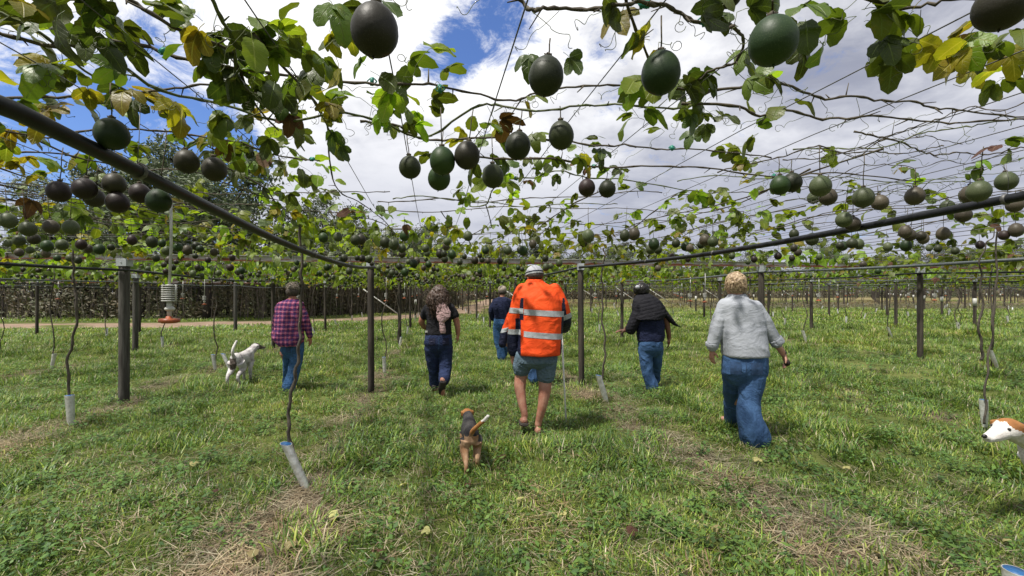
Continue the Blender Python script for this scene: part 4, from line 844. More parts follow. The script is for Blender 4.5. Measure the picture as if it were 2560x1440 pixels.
# fallen leaves in the grass
r = random.Random(8); REFS = [('the small black and tan dog', ground_at(1180, 1186), []), ('the leaning silver sleeve', ground_at(768, 1222), []), ('the jeans of the grey-shirted woman', ground_at(1885, 1108), []), ('the feet under the orange jacket', ground_at(1330, 1070), []), ('the bottom edge of the view', ground_at(1500, 1420), [])]
FL = [(1590, 1190), (1020, 1225), (640, 1390), (700, 1320), (820, 1300), (940, 1395), (735, 1370), (835, 1325), (1285, 1270), (1390, 1185), (1900, 1160), (545, 1250), (468, 1178), (1080, 1340), (925, 1330), (2230, 1150), (2180, 1400), (1180, 1230), (1420, 1300), (2110, 1180), (2290, 1180), (470, 1410), (600, 1330), (1560, 1350), (1790, 1330), (2540, 1375), (150, 1170), (800, 1010), (2090, 1000), (1255, 1150)]
for i, (px, py) in enumerate(FL):
    p = ground_at(px, py); o = obj('fallen_leaf', leafmesh('near', r.randrange(8), 4 if i % 6 == 5 else 5), None, p+Vector((0, 0, .05))); o.rotation_euler = (r.uniform(-.3, .3), r.uniform(-.3, .3), r.uniform(0, 6)); s_ = r.uniform(.45, .8); o.scale = (s_, s_, s_*.5)
    nr = min(REFS, key=lambda q: (q[1]-p).length); nr[2].append(1)
    tag(o, '%s fallen leaf, %s of those near %s' % ('curled brown' if i % 6 == 5 else 'pale yellow', ORD[len(nr[2])-1], nr[0]), 'fallen leaf', 'fallen vine leaves in the grass')
# ------------------------------------------------------------------ people and dogs
class Body:
    """joints given as (px, py, d): seen at that pixel, d metres beyond the figure's own distance"""
    def __init__(s, Y): s.Y = Y; s.k = Y/F
    def p(s, px, py, d=0.): return at(px, py, s.Y+d)
    def slices(s, b, sl, n=20, m=0, yaw=0.):         # (px, py, half width px, d, half depth m[, squareness])
        rings = []; 
        for (px, py, hw, d, hd, *_) in sl:
            c = s.p(px, py, d); a = []
            for j in range(n):
                t = 2*PI*j/n; cx, sx = math.cos(t), math.sin(t); cx = math.copysign(abs(cx)**.85, cx); sx = math.copysign(abs(sx)**.85, sx)
                a.append(c+Vector((hw*s.k*cx, hd*sx, 0)))
            rings.append(a)
        b.ring(rings, m)
    def limb(s, b, js, n=12, m=0, flat=1.):          # (px, py, d, radius m)
        pts = [s.p(*j[:3]) for j in js]; rr = [j[3] for j in js]; P2 = smoothpath(pts, 4); R2 = []
        for i in range(len(rr)-1):
            for q in range(4): R2.append(rr[i]+(rr[i+1]-rr[i])*q/4)
        R2.append(rr[-1]); b.tube(P2, R2, n, m, flat=flat); b.ball(pts[0], rr[0]*.98, 10, 6, m); b.ball(pts[-1], rr[-1]*.98, 10, 6, m)
def hand(b, wrist, dirv, palmn, side, s=1., curl=.5):
    """palm, four unequal bent fingers and a thumb leaving the side of the palm"""
    d = dirv.normalized(); n = (palmn-d*palmn.dot(d)).normalized(); w_ = d.cross(n)*side
    pc = wrist+d*.045*s; b.tube([wrist-d*.02*s, wrist+d*.012*s, pc, wrist+d*.088*s], [.024*s, .027*s, .036*s, .034*s], 10, flat=.55)
    for i, (o, L) in enumerate(((.027, .066), (.010, .076), (-.008, .071), (-.025, .056))):
        p0 = wrist+d*.082*s+w_*o*s; p1 = p0+(d+n*curl*.3).normalized()*L*.42*s; p2 = p1+(d+n*curl*1.1).normalized()*L*.34*s; p3 = p2+(d*.8+n*curl*2).normalized()*L*.26*s
        b.tube([p0-d*.02*s, p0, p1, p2, p3], [.0095*s, .0092*s, .0088*s, .0082*s, .0068*s], 7)
    t0 = wrist+d*.025*s+w_*.03*s; t1 = t0+(d*.7+w_*.8+n*.3).normalized()*.036*s; t2 = t1+(d+w_*.15+n*.5).normalized()*.036*s; b.tube([wrist+d*.012*s+w_*.01*s, t0, t1, t2], [.014*s, .0125*s, .0105*s, .0082*s], 7)
def head(b, c, r, yaw=0., pitch=0.):
    """skull, jaw, brow, nose, lips and ears; yaw 0 looks along +Y"""
    R = Euler((pitch, 0, yaw)).to_matrix(); q = lambda x, y, z: Vector(c)+R @ (Vector((x, y, z))*r)
    b.ball(q(0, 0, .12), (r*.80, r*.98, r*.95), 16, 12, R=R); b.ball(q(0, .32, -.45), (r*.60, r*.60, r*.62), 14, 10, R=R); b.ball(q(0, .62, -.82), (r*.25, r*.2, r*.16), 10, 6, R=R)
    b.tube([q(0, .82, .25), q(0, 1.12, -.14), q(0, .9, -.25)], [r*.09, r*.15, r*.14], 8)
    b.ball(q(0, .85, .33), (r*.5, r*.14, r*.1), 10, 6, R=R); b.ball(q(0, .86, -.52), (r*.24, r*.12, r*.06), 10, 6, R=R); b.ball(q(0, .85, -.64), (r*.2, r*.11, r*.06), 10, 6, R=R)
    for sd in (-1, 1):
        b.ball(q(sd*.34, .78, .1), (r*.16, r*.12, r*.1), 8, 6, R=R); b.ball(q(sd*.84, .0, -.12), (r*.09, r*.2, r*.3), 8, 6, R=R)
def fuse(mb, mat, base, voxel=.009, smooth=3, wr=0., wsc=9., seed=0, wdir=(1, 1, .5), mats=None, pred=None, post=None):
    """one continuous surface out of overlapping shapes, with cloth folds pushed into it"""
    me = mb.build('tmp', mat, True); o = bpy.data.objects.new('tmp', me); C.objects.link(o)
    mo = o.modifiers.new('r', 'REMESH'); mo.mode = 'VOXEL'; mo.voxel_size = voxel
    if smooth: sm = o.modifiers.new('s', 'SMOOTH'); sm.iterations = smooth; sm.factor = .5
    dg = bpy.context.evaluated_depsgraph_get(); dg.update(); out = bpy.data.meshes.new_from_object(o.evaluated_get(dg)); bpy.data.objects.remove(o)
    n = len(out.vertices); co = np.empty(n*3); out.vertices.foreach_get('co', co); co = co.reshape(-1, 3)
    if wr:
        no = np.empty(n*3); out.vertices.foreach_get('normal', no); no = no.reshape(-1, 3); wd = Vector(wdir)
        for i in range(n):
            v = Vector(co[i]); q = Vector((v.x*wsc*wd.x, v.y*wsc*wd.y, v.z*wsc*wd.z))+Vector((seed, 0, 0)); q += noise.noise_vector(q*.6)*.8
            a = noise.noise(q); f = (1-abs(a)*2.4)*.7+noise.noise(q*2.3)*.35; co[i] += no[i]*wr*f
    if post: co = post(co)
    co -= np.array(base); out.vertices.foreach_set('co', co.ravel()); out.materials.clear()
    for m in (mats or [mat]): out.materials.append(m)
    out.polygons.foreach_set('use_smooth', [True]*len(out.polygons))
    if pred:
        mi = []
        for p in out.polygons: mi.append(pred(p.center+Vector(base)))
        out.polygons.foreach_set('material_index', mi)
    out.update(); return out
def slab(me, co, no, h, off, mat, keep=None, cap=False):
    """a strip of the surface between two parallel planes, set proud of it (a sewn-on band)"""
    bm = bmesh.new(); bm.from_mesh(me); no = Vector(no).normalized(); co = Vector(co)
    for s in (1, -1):
        g = bm.verts[:]+bm.edges[:]+bm.faces[:]; bmesh.ops.bisect_plane(bm, geom=g, plane_co=co+no*h*s/2, plane_no=no*s, clear_outer=True)
    if keep:
        dl = [f for f in bm.faces if not keep(f.calc_center_median())]; bmesh.ops.delete(bm, geom=dl, context='FACES')
    for v in bm.verts: v.co += v.normal*off
    out = bpy.data.meshes.new('band'); bm.to_mesh(out); bm.free(); out.materials.clear(); out.materials.append(mat); out.polygons.foreach_set('use_smooth', [True]*len(out.polygons)); out.polygons.foreach_set('material_index', [0]*len(out.polygons)); return out
def strands(centre, R3, n, L, mat, seed, r0=.0022, curl=.012, fall=1., zmin=-.3, face=None, waves=3, name='hair'):
    r = random.Random(seed); b = MB()
    for i in range(n):
        while True:
            d = Vector((r.gauss(0, 1), r.gauss(0, 1), r.gauss(.2, 1))).normalized()
            if d.z > zmin and not (face and d.dot(face) > .55 and d.z < .5): break
        p = Vector(centre)+Vector((d.x*R3[0], d.y*R3[1], d.z*R3[2])); l = L*r.uniform(.6, 1.1); ph = r.uniform(0, 6); sd = d.orthogonal().normalized(); pts = []
        for k in range(8):
            t = k/7; q = p+d*l*.28*t*(1-.5*t)*1.2+Vector((0, 0, -1))*fall*l*t*t+(sd*math.cos(ph+t*waves*2.6)+d.cross(sd)*math.sin(ph+t*waves*2.6))*curl*t; pts.append(q)
        b.tube(pts, [r0*(1-.07*k) for k in range(8)], 4)
    return b
DENIM = cloth('denim', (.030, .068, .155), (.055, .118, .24), 7, wr=.7, wd=.03, wscale=5, stretch=(1, 1, .8)); DENIM_DARK = cloth('dark_denim', (.014, .022, .06), (.025, .04, .10), 9, wr=.7, wscale=8); DENIM_MID = cloth('mid_denim', (.03, .085, .20), (.06, .14, .29), 10, wr=.8)
DENIM_SHORTS = cloth('faded_denim', (.085, .13, .17), (.12, .17, .21), 16, wr=.6)
LINEN = cloth('pale_linen', (.31, .33, .37), (.38, .40, .44), 5, wr=.4, wd=.022, wscale=5); NAVY = cloth('navy_cotton', (.010, .014, .040), (.018, .024, .06), 8, wr=.7); BLACK = cloth('black_cotton', (.010, .010, .012), (.018, .018, .022), 8, wr=.6)
ORANGE = cloth('orange_shell', (.82, .088, .014), (.70, .060, .010), 4, .7, wr=.4, wd=.018, wscale=5); JNAVY = cloth('navy_shell', (.008, .010, .030), (.014, .017, .042), 8, .55, wr=.6); PINK = cloth('pink_knit', (.42, .29, .29), (.34, .22, .22), 20, wr=.6)
REFL = cloth('reflective_tape', (.34, .36, .38), (.42, .44, .46), 30, .4, wr=.3, wd=.006); CAPW = cloth('cap_white', (.40, .41, .44), (.32, .33, .37), 30, .7, wr=.2, wd=.004); CAPT = cloth('cap_taupe', (.36, .31, .27), (.28, .24, .2), 25, .7, wr=.2, wd=.004)
SHOE = simple('dark_rubber', (.018, .016, .015), (.035, .03, .028), 40, .6, .2); SLIP = simple('brown_leather', (.045, .034, .028), (.03, .024, .02), 40, .65, .2)
HB = simple('brown_hair', (.075, .045, .03), (.03, .018, .013), 60, .5, 0); HG = simple('greying_hair', (.30, .26, .21), (.13, .10, .08), 70, .55, 0); HBL = simple('blonde_hair', (.50, .38, .24), (.17, .11, .065), 42, .5, .6); HK = simple('black_hair', (.012, .011, .011), (.02, .018, .018), 60, .35, 0); HS = simple('short_dark_hair', (.035, .028, .024), (.07, .055, .045), 90, .7, .4)
def plaid():
    m, n, b, out = material('plaid_flannel'); t = n.new('ShaderNodeTexCoord'); s = n.new('ShaderNodeSeparateXYZ')
    wv = n.noise(t.outputs['Object'], 4, 2, .5, 0, 1); ad = n.new('ShaderNodeVectorMath', operation='MULTIPLY_ADD'); n.link(wv, ad.inputs[0]); ad.inputs[1].default_value = (.03, .03, .03); n.link(t.outputs['Object'], ad.inputs[2]); n.link(ad.outputs[0], s.inputs[0])
    def st_(v, per, w, off=0.): f = n.math('FRACT', n.math('ADD', n.math('DIVIDE', v, per), off)); return n.ramp(n.math('ABSOLUTE', n.math('SUBTRACT', f, .5)), w, w+.05, 1, 0)
    col = n.mix(n.ramp(n.noise(t.outputs['Object'], 12, 4), .3, .7), (.29, .045, .10), (.22, .035, .085))
    for ax in (0, 2):
        col = n.mix(n.math('MULTIPLY', st_(s.outputs[ax], .062, .17), .72), col, (.022, .022, .085)); col = n.mix(n.math('MULTIPLY', st_(s.outputs[ax], .062, .03, .5), .5), col, (.50, .28, .38)); col = n.mix(n.math('MULTIPLY', st_(s.outputs[ax], .062, .02, .25), .5), col, (.04, .03, .12))
    n.link(col, b.inputs['Base Color']); b.inputs['Roughness'].default_value = .9; b.inputs['Specular IOR Level'].default_value = .15
    w2 = n.noise(n.mapping(t.outputs['Object'], (1, 1, .5)), 9, 4, .55, 1.); bump(n, b, n.math('ABSOLUTE', n.math('SUBTRACT', w2, .5)), .9, .05); return m
PLAID = plaid()
def person(Y, px, py, label):
    base = at(px, py, Y); base.z = gz(base.x, base.y); return empty('person', base, 0, label=label, cat='person'), base, Body(Y)
def foot(b, ankle, d, L=.25, r=.042):
    """heel, instep and toe from an ankle point"""
    d = d.normalized(); a = Vector(ankle); b.ball(a-d*.03+Vector((0, 0, -.045)), (r*.85, r*.9, r*.85), 10, 6); b.tube([a-d*.02+Vector((0, 0, -.05)), a+d*L*.3+Vector((0, 0, -.05)), a+d*L*.62+Vector((0, 0, -.062)), a+d*L*.78+Vector((0, 0, -.066))], [r*.9, r*.95, r*.85, r*.5], 10)

SEAM = simple('denim_seam', (.02, .045, .10), (.03, .07, .16), 30, .9, .3)
def pockets(jo, q, B0, cx, cy, hw, hh, gap, mat=None):
    me = jo.data
    for sd in (-1, 1):
        c0 = cx+sd*gap
        def keep(c): c = c+B0; px = 1280+F*c.x/c.y; py = HY-F*(c.z-EYE)/c.y; return abs(px-c0) < hw and c.y < q.Y
        obj('back_pocket', slab(me, q.p(c0, cy)-B0, (0, 0, 1), 2*hh*q.k, .004, mat or SEAM, keep), jo)
    def ks(c): c = c+B0; px = 1280+F*c.x/c.y; return abs(px-cx) < .9 and c.y < q.Y
    obj('seat_seam', slab(me, q.p(cx, cy+hh*.6)-B0, (0, 0, 1), 3.6*hh*q.k, .002, SEAM, ks), jo)
# 1. man in the orange jacket ------------------------------------------------
Y = 4.78; P1, B0, q = person(Y, 1342, 1078, 'man in a whole orange reflective jacket, denim shorts and cap, walking with a white stick')
b = MB(); head(b, q.p(1337, 690, .06), .098, .45, -.25)
q.limb(b, [(1338, 712, .03, .058), (1338, 730, 0, .065)]); q.slices(b, [(1340, 728, 40, 0, .08), (1343, 760, 46, 0, .11), (1350, 820, 42, 0, .11), (1345, 870, 44, 0, .12), (1343, 893, 40, 0, .11), (1343, 902, 26, 0, .08)])
q.limb(b, [(1300, 735, 0, .055), (1288, 800, .02, .046), (1282, 845, .05, .04), (1281, 882, .08, .03), (1281, 892, .09, .027)]); hand(b, q.p(1280, 886, .09), Vector((.12, .1, -1)), Vector((.9, .3, 0)), 1, 1.12, .6)
q.limb(b, [(1395, 740, 0, .055), (1412, 795, .05, .046), (1413, 818, .22, .036), (1411, 822, .30, .028)]); hand(b, q.p(1411, 822, .29), Vector((.1, 1, .05)), Vector((-.9, 0, -.3)), 1, 1.08, 1.3)
q.limb(b, [(1318, 890, 0, .10), (1304, 935, .05, .068), (1300, 968, .03, .062), (1305, 1005, -.02, .046), (1311, 1032, -.05, .034), (1311, 1042, -.05, .034)]); foot(b, q.p(1310, 1040, -.05), Vector((-.05, 1, -.18)), .24, .042)
q.limb(b, [(1366, 895, 0, .10), (1363, 940, .03, .070), (1362, 975, 0, .067), (1356, 1015, -.02, .05), (1347, 1052, 0, .036), (1345, 1062, 0, .036)]); foot(b, q.p(1345, 1064, 0), Vector((.03, 1, -.03)), .24, .042)
obj('body', fuse(b, M['skin_tan'], B0, .0075, 2), P1)
b = MB(); q.slices(b, [(1343, 882, 50, 0, .15), (1342, 898, 51, 0, .155), (1341, 906, 50, 0, .15)])
q.limb(b, [(1316, 896, 0, .125), (1306, 912, .02, .098), (1304, 922, .035, .092)]); q.limb(b, [(1366, 898, 0, .12), (1365, 920, .01, .103), (1365, 938, .02, .10)])
q.slices(b, [(1342, 904, 50, 0, .145), (1341, 912, 44, 0, .12), (1340, 919, 30, 0, .08)])
obj('shorts', fuse(b, DENIM_SHORTS, B0, .009, 1, .006, 14, 3), P1)
b = MB(); J = [(1338, 702, 20, .03, .075), (1338, 708, 27, .02, .085), (1340, 716, 42, 0, .10), (1343, 728, 54, 0, .125), (1346, 745, 56, -.01, .15), (1351, 770, 55, -.02, .165), (1354, 800, 54, -.02, .17), (1352, 835, 53, -.02, .175), (1350, 865, 54, -.02, .185), (1348, 880, 54, -.02, .19), (1348, 886, 52, -.02, .185)]
q.slices(b, J, 28); q.limb(b, [(1306, 726, 0, .075), (1297, 760, 0, .082), (1290, 795, .02, .075), (1287, 825, .04, .07), (1284, 855, .06, .066), (1283, 877, .07, .062)])
q.limb(b, [(1386, 726, 0, .075), (1401, 762, 0, .082), (1410, 793, .04, .076), (1411, 813, .16, .068), (1409, 820, .26, .06)])
a0 = q.p(1297, 823, .05); k = q.k
def jp(c):
    px = 1280+F*c.x/c.y; py = HY-F*(c.z-EYE)/c.y
    if px < 1318 and py > 745 and (px-(1299+max(0, (770-py))*.1) > 0 and px < 1309 and py < 800 and c.y < Y+.12): return 1
    if px < 1302 and py > 795 and (px > 1288 or py > 826) and c.y < Y+.3: return 1
    if px > 1406-max(0, (py-745))*.04 and py > 745 and (px < 1411+(py-745)*.13 or py > 790): return 1
    return 0
JM = fuse(b, ORANGE, B0, .008, 2, .006, 7, 1, (1, 1, 1.3), [ORANGE, JNAVY], jp); jk = obj('jacket', JM, P1)
bx = B0; torso = lambda c: abs(c.x+B0.x-q.p(1354, 800).x) < 50*k and True
for (py, tl) in ((781, .06), (835, .075)):
    obj('reflective_band', slab(JM, q.p(1352, py)-B0, (tl, 0, 1), .058, .0035, REFL, lambda c: (c+B0).x > q.p(1309, 800).x and (c+B0).x < q.p(1408, 800).x and (c+B0).y < Y+.17), jk)
obj('reflective_band', slab(JM, q.p(1291, 776)-B0, (.03, 0, 1), .055, .0035, REFL, lambda c: (c+B0).x < q.p(1308, 800).x), jk); obj('reflective_band', slab(JM, q.p(1286, 829)-B0, (.0, 0, 1), .055, .0035, REFL, lambda c: (c+B0).x < q.p(1302, 800).x), jk)
obj('reflective_band', slab(JM, q.p(1415, 792)-B0, (-.4, 0, 1), .05, .0035, REFL, lambda c: (c+B0).x > q.p(1407, 800).x), jk)
b = MB(); q.slices(b, [(1337, 699, 19, .03, .082), (1337, 706, 24, .03, .09), (1337, 712, 27, .02, .09)]); obj('collar', fuse(b, ORANGE, B0, .007, 2, .003, 20), jk)
hc = q.p(1336, 682, .05); R = Euler((-.2, 0, .45)).to_matrix(); b = MB(); rings = []
for i in range(8):
    t = i/7; a = t*PI/2*.97; rings.append([hc+R @ Vector((.093*math.cos(a)*math.cos(x), .104*math.cos(a)*math.sin(x), -.015+.098*math.sin(a))) for x in (2*PI*j/24 for j in range(24))])
b.ring(rings[::-1] if False else rings); b.V = [tuple(Vector(v)-B0) for v in b.V]; cp = obj('cap', b.build('cap', CAPW), P1)
b = MB(); b.ring([[hc+R @ Vector((.0945*math.cos(x), .1055*math.sin(x), z)) for x in (2*PI*j/24 for j in range(24))] for z in (-.004, .006)], cap=False); b.V = [tuple(Vector(v)-B0) for v in b.V]; obj('cap_stripe', b.build('cap_stripe', JNAVY), cp)
b = MB(); b.ring([[hc+R @ Vector((.094*math.cos(x), .105*math.sin(x), z)) for x in (2*PI*j/24 for j in range(24))] for z in (-.022, -.008)], cap=False); b.ball(hc+R @ Vector((0, 0, .083)), (.008, .008, .005), 8, 4); b.V = [tuple(Vector(v)-B0) for v in b.V]; obj('cap_rim', b.build('cap_rim', REFL), cp)
b = MB(); rb = [[hc+R @ Vector((x*.07*(1-.3*t), .085+t*.075, -.02-.012*t-.02*abs(x)**2+dz)) for x in (-1, -.6, -.2, .2, .6, 1)]+[hc+R @ Vector((x*.07*(1-.3*t), .085+t*.075, -.026-.012*t-.02*abs(x)**2+dz)) for x in (1, .6, .2, -.2, -.6, -1)] for t, dz in ((0, 0), (.5, 0), (1, 0))]
b.ring(rb); b.V = [tuple(Vector(v)-B0) for v in b.V]; obj('cap_brim', b.build('cap_brim', JNAVY), cp)
b = MB(); b.ball(hc+R @ Vector((0, -.012, -.028)), (.087, .092, .058), 16, 10); obj('hair', fuse(b, HS, B0, .006, 1, .002, 60), P1)
for (x, y, d, dv, nm) in ((1310, 1040, -.05, Vector((-.05, 1, -.18)), 1), (1345, 1064, 0, Vector((.03, 1, -.03)), 2)):
    b = MB(); a = q.p(x, y, d); dv = dv.normalized(); b.tube([a-dv*.085+Vector((0, 0, -.085)), a-dv*.02+Vector((0, 0, -.085)), a+dv*.09+Vector((0, 0, -.088)), a+dv*.17+Vector((0, 0, -.09))], [.04, .05, .05, .035], 12, flat=.45)
    b.tube([a+dv*.05+Vector((0, 0, -.07)), a+dv*.12+Vector((0, 0, -.07)), a+dv*.18+Vector((0, 0, -.08))], [.052, .05, .032], 12, flat=.8); obj('slipper', fuse(b, SLIP, B0, .007, 1), P1)
b = MB(); b.tube([q.p(1404, 826, .40), q.p(1409, 930, .37), q.p(1415, 1054, .33)], [.0105, .010, .009], 8); tag(obj('walking_stick', b.build('stick', M['white_paint'])), 'thin white stick held in front by the man in the orange jacket', 'stick')
b = MB(); b.tube([q.p(1408, 826, .36), q.p(1425, 824, .34)], .012, 8, flat=.6); tag(obj('phone', b.build('dark_gadget', SHOE)), 'small dark gadget in the hand of the man in the orange jacket', 'gadget')

# 2. woman in the pale shirt --------------------------------------------------
Y = 4.40; P2, B0, q = person(Y, 1885, 1108, 'woman with short curly blonde hair, pale grey long-sleeved shirt and wide blue jeans')
b = MB(); head(b, q.p(1838, 713, .02), .098, .35, -.15); q.limb(b, [(1842, 735, 0, .052), (1845, 752, 0, .06)]); q.slices(b, [(1848, 760, 40, 0, .08), (1852, 800, 42, 0, .10), (1860, 850, 42, 0, .11), (1862, 895, 40, 0, .11), (1862, 920, 28, 0, .08)])
q.limb(b, [(1806, 768, 0, .05), (1788, 825, .0, .042), (1779, 868, .03, .03), (1779, 876, .04, .026)]); hand(b, q.p(1779, 873, .04), Vector((.05, .1, -1)), Vector((.9, .3, 0)), 1, 1., .5)
q.limb(b, [(1896, 775, 0, .05), (1925, 830, .0, .042), (1944, 862, 0, .034), (1960, 888, .02, .027)]); hand(b, q.p(1958, 884, .02), Vector((.35, .05, -.9)), Vector((-.8, .2, -.4)), -1, 1., 1.2)
q.limb(b, [(1880, 930, 0, .09), (1872, 1010, -.05, .06), (1885, 1080, -.05, .045)]); foot(b, q.p(1886, 1092, -.04), Vector((.1, 1, 0)), .22, .038); q.limb(b, [(1840, 930, .05, .10), (1838, 1000, .25, .06), (1832, 1042, .5, .04)]); foot(b, q.p(1826, 1042, .5), Vector((-.2, 1, 0)), .22, .038)
obj('body', fuse(b, M['skin'], B0, .0075, 2), P2)
b = MB(); q.slices(b, [(1842, 740, 20, .0, .07), (1843, 745, 26, 0, .08), (1846, 752, 40, 0, .095), (1849, 762, 50, 0, .115), (1852, 782, 54, 0, .13), (1855, 810, 54, 0, .14), (1858, 840, 54, -.01, .15), (1861, 865, 54, -.01, .165), (1863, 886, 54, -.01, .17), (1863, 890, 52, -.01, .165)], 28)
q.limb(b, [(1812, 764, 0, .068), (1799, 800, 0, .067), (1789, 832, 0, .06), (1783, 855, .01, .056), (1781, 864, .02, .055)]); q.limb(b, [(1888, 768, 0, .068), (1908, 800, 0, .067), (1925, 830, 0, .06), (1938, 850, 0, .054), (1942, 856, 0, .055)])
SM = fuse(b, LINEN, B0, .008, 3, .007, 5, 5, (1, 1, 1.2)); sh = obj('shirt', SM, P2)
b = MB(); b.tube([q.p(1781, 856, .01), q.p(1780, 866, .02)], .060, 14); obj('cuff', fuse(b, LINEN, B0, .008, 1, .004, 20), sh)
b = MB(); b.tube([q.p(1937, 847, 0), q.p(1946, 860, 0)], .062, 14); obj('cuff', fuse(b, LINEN, B0, .008, 1, .006, 20), sh)
b = MB(); q.slices(b, [(1842, 735, 19, .02, .066), (1843, 742, 24, .01, .078), (1844, 748, 28, 0, .08)]); obj('collar', fuse(b, LINEN, B0, .007, 1, .003, 20), sh)
b = MB(); q.slices(b, [(1862, 878, 50, 0, .155), (1862, 892, 53, 0, .165), (1861, 915, 55, 0, .165), (1861, 932, 54, 0, .15), (1860, 948, 44, 0, .11), (1859, 962, 26, 0, .06)], 24)
q.limb(b, [(1882, 915, -.02, .125), (1879, 955, -.03, .115), (1874, 1000, -.05, .098), (1874, 1040, -.08, .108), (1883, 1075, -.09, .125), (1888, 1094, -.07, .135)], 16); q.limb(b, [(1838, 915, .03, .125), (1834, 955, .12, .10), (1834, 1000, .3, .09), (1834, 1030, .42, .095), (1834, 1048, .5, .10)], 16)
jo = obj('jeans', fuse(b, DENIM, B0, .009, 1, .010, 5.5, 2, (1, 1, .7)), P2); pockets(jo, q, B0, 1866, 915, 14, 15, 26)
b = MB(); b.box(q.p(1884, 925, -.147), (.055, .004, .06)); b.V = [tuple(Vector(v)-B0) for v in b.V]; 
hc = q.p(1838, 708, .02); b = MB(); b.ball(hc+Vector((0, -.012, .012)), (.09, .093, .096), 18, 12); b.ball(hc+Vector((.01, -.03, -.055)), (.08, .062, .05), 12, 8); hb = obj('hair', fuse(b, HBL, B0, .007, 1, .012, 26, 4, (1, 1, 1)), P2)
b = strands(hc+Vector((0, -.01, .012)), (.088, .09, .094), 560, .075, HBL, 3, .0024, .006, .75, -.55, Vector((-.3, 1, 0)), 3); b.V = [tuple(Vector(v)-B0) for v in b.V]; obj('curls', b.build('curls', HBL), hb)
fruit(q.p(1968, 907, .0), 3, 0, 'dark fruit held in the hand of the woman in the pale grey shirt', 'passionfruit carried in the hand', .8, parts=0)
b = MB(); b.tube([q.p(1957, 881, .02), q.p(1959, 885, .02)], .031, 12); b.V = [tuple(Vector(v)-B0) for v in b.V]; obj('bracelet', b.build('bracelet', SHOE), P2)
b = MB(); b.tube([q.p(1883, 1098, -.04), q.p(1886, 1100, .1)], .045, 10, flat=.6); obj('shoe', fuse(b, SHOE, B0, .008, 1), P2); b = MB(); b.tube([q.p(1825, 1052, .45), q.p(1822, 1054, .62)], .04, 10, flat=.6); obj('shoe', fuse(b, simple('tan_shoe', (.35, .26, .18), None, 30, .7, .1), B0, .008, 1), P2)

# 3. woman with long dark curls -----------------------------------------------
Y = 6.5; P3, B0, q = person(Y, 1100, 985, 'woman with long dark curly hair, black T-shirt, pink scarf down her back and dark jeans')
b = MB(); head(b, q.p(1099, 736, .02), .095, -.1, -.2); q.limb(b, [(1098, 752, 0, .05), (1098, 765, 0, .06)]); q.slices(b, [(1098, 770, 28, 0, .09), (1097, 800, 27, 0, .10), (1096, 835, 28, 0, .11), (1096, 855, 26, 0, .10), (1097, 868, 16, 0, .07)])
q.limb(b, [(1068, 772, 0, .055), (1058, 792, .02, .048), (1054, 806, .05, .044), (1062, 818, .16, .034), (1068, 820, .22, .027)]); hand(b, q.p(1067, 820, .2), Vector((.5, .8, 0)), Vector((0, 0, -1)), 1, .95, .9)
q.limb(b, [(1130, 772, 0, .055), (1139, 795, 0, .048), (1144, 818, .02, .04), (1145, 838, .05, .027)]); hand(b, q.p(1145, 836, .05), Vector((-.05, .15, -1)), Vector((-.9, .2, 0)), -1, .98, 1.0)
q.limb(b, [(1082, 880, 0, .075), (1085, 925, .1, .055), (1088, 962, .2, .04)]); foot(b, q.p(1089, 966, .2), Vector((0, 1, 0)), .22, .036); q.limb(b, [(1112, 880, 0, .075), (1112, 920, 0, .055), (1107, 952, -.2, .04)]); foot(b, q.p(1106, 955, -.2), Vector((0, .35, -1)), .2, .036)
obj('body', fuse(b, M['skin_tan'], B0, .0085, 2), P3)
b = MB(); q.slices(b, [(1098, 760, 17, 0, .07), (1098, 764, 27, 0, .09), (1098, 770, 34, 0, .11), (1098, 785, 34, 0, .13), (1097, 805, 31, 0, .13), (1097, 822, 31, 0, .135), (1096, 833, 33, 0, .145), (1096, 837, 32, 0, .14)], 24); q.limb(b, [(1072, 769, 0, .064), (1063, 782, .01, .062), (1060, 790, .015, .06)]); q.limb(b, [(1125, 769, 0, .064), (1134, 782, 0, .062), (1137, 790, 0, .06)])
obj('tee_shirt', fuse(b, BLACK, B0, .009, 1, .006, 10, 7), P3)
b = MB(); q.slices(b, [(1096, 828, 31, 0, .13), (1096, 842, 34, 0, .15), (1096, 858, 35, 0, .155), (1097, 870, 32, 0, .13), (1097, 880, 25, 0, .09), (1097, 888, 14, 0, .05)], 24); q.limb(b, [(1080, 868, 0, .112), (1082, 900, .06, .095), (1085, 930, .12, .08), (1087, 958, .2, .078)], 14); q.limb(b, [(1113, 868, 0, .112), (1114, 900, 0, .092), (1113, 928, -.04, .085), (1110, 950, -.14, .08)], 14)
jo = obj('jeans', fuse(b, DENIM_DARK, B0, .009, 1, .007, 8, 8, (1, 1, .8)), P3); pockets(jo, q, B0, 1097, 852, 8, 9, 17, JNAVY)
b = MB(); b.tube([q.p(1085, 968, .1), q.p(1087, 968, .28), q.p(1087, 970, .4)], [.04, .045, .03], 10, flat=.8); obj('shoe', fuse(b, SHOE, B0, .008, 1), P3)
b = MB(); b.tube([q.p(1108, 953, -.24), q.p(1105, 968, -.2), q.p(1103, 985, -.14)], [.048, .055, .034], 12, flat=.7); obj('shoe', fuse(b, SHOE, B0, .008, 1), P3)
hc = q.p(1099, 734, .01); b = MB(); b.ball(hc+Vector((0, 0, .01)), (.105, .105, .108), 16, 10); q.slices(b, [(1098, 722, 16, -.02, .08), (1094, 740, 24, -.06, .08), (1091, 757, 25, -.09, .07), (1095, 772, 19, -.12, .05), (1106, 785, 9, -.14, .03)], 16); hb = obj('hair', fuse(b, HB, B0, .009, 1, .02, 20, 3, (1, 1, 1)), P3)
b = strands(hc, (.105, .105, .105), 260, .20, HB, 5, .004, .018, .9, -.4, Vector((0, 1, 0)), 7)
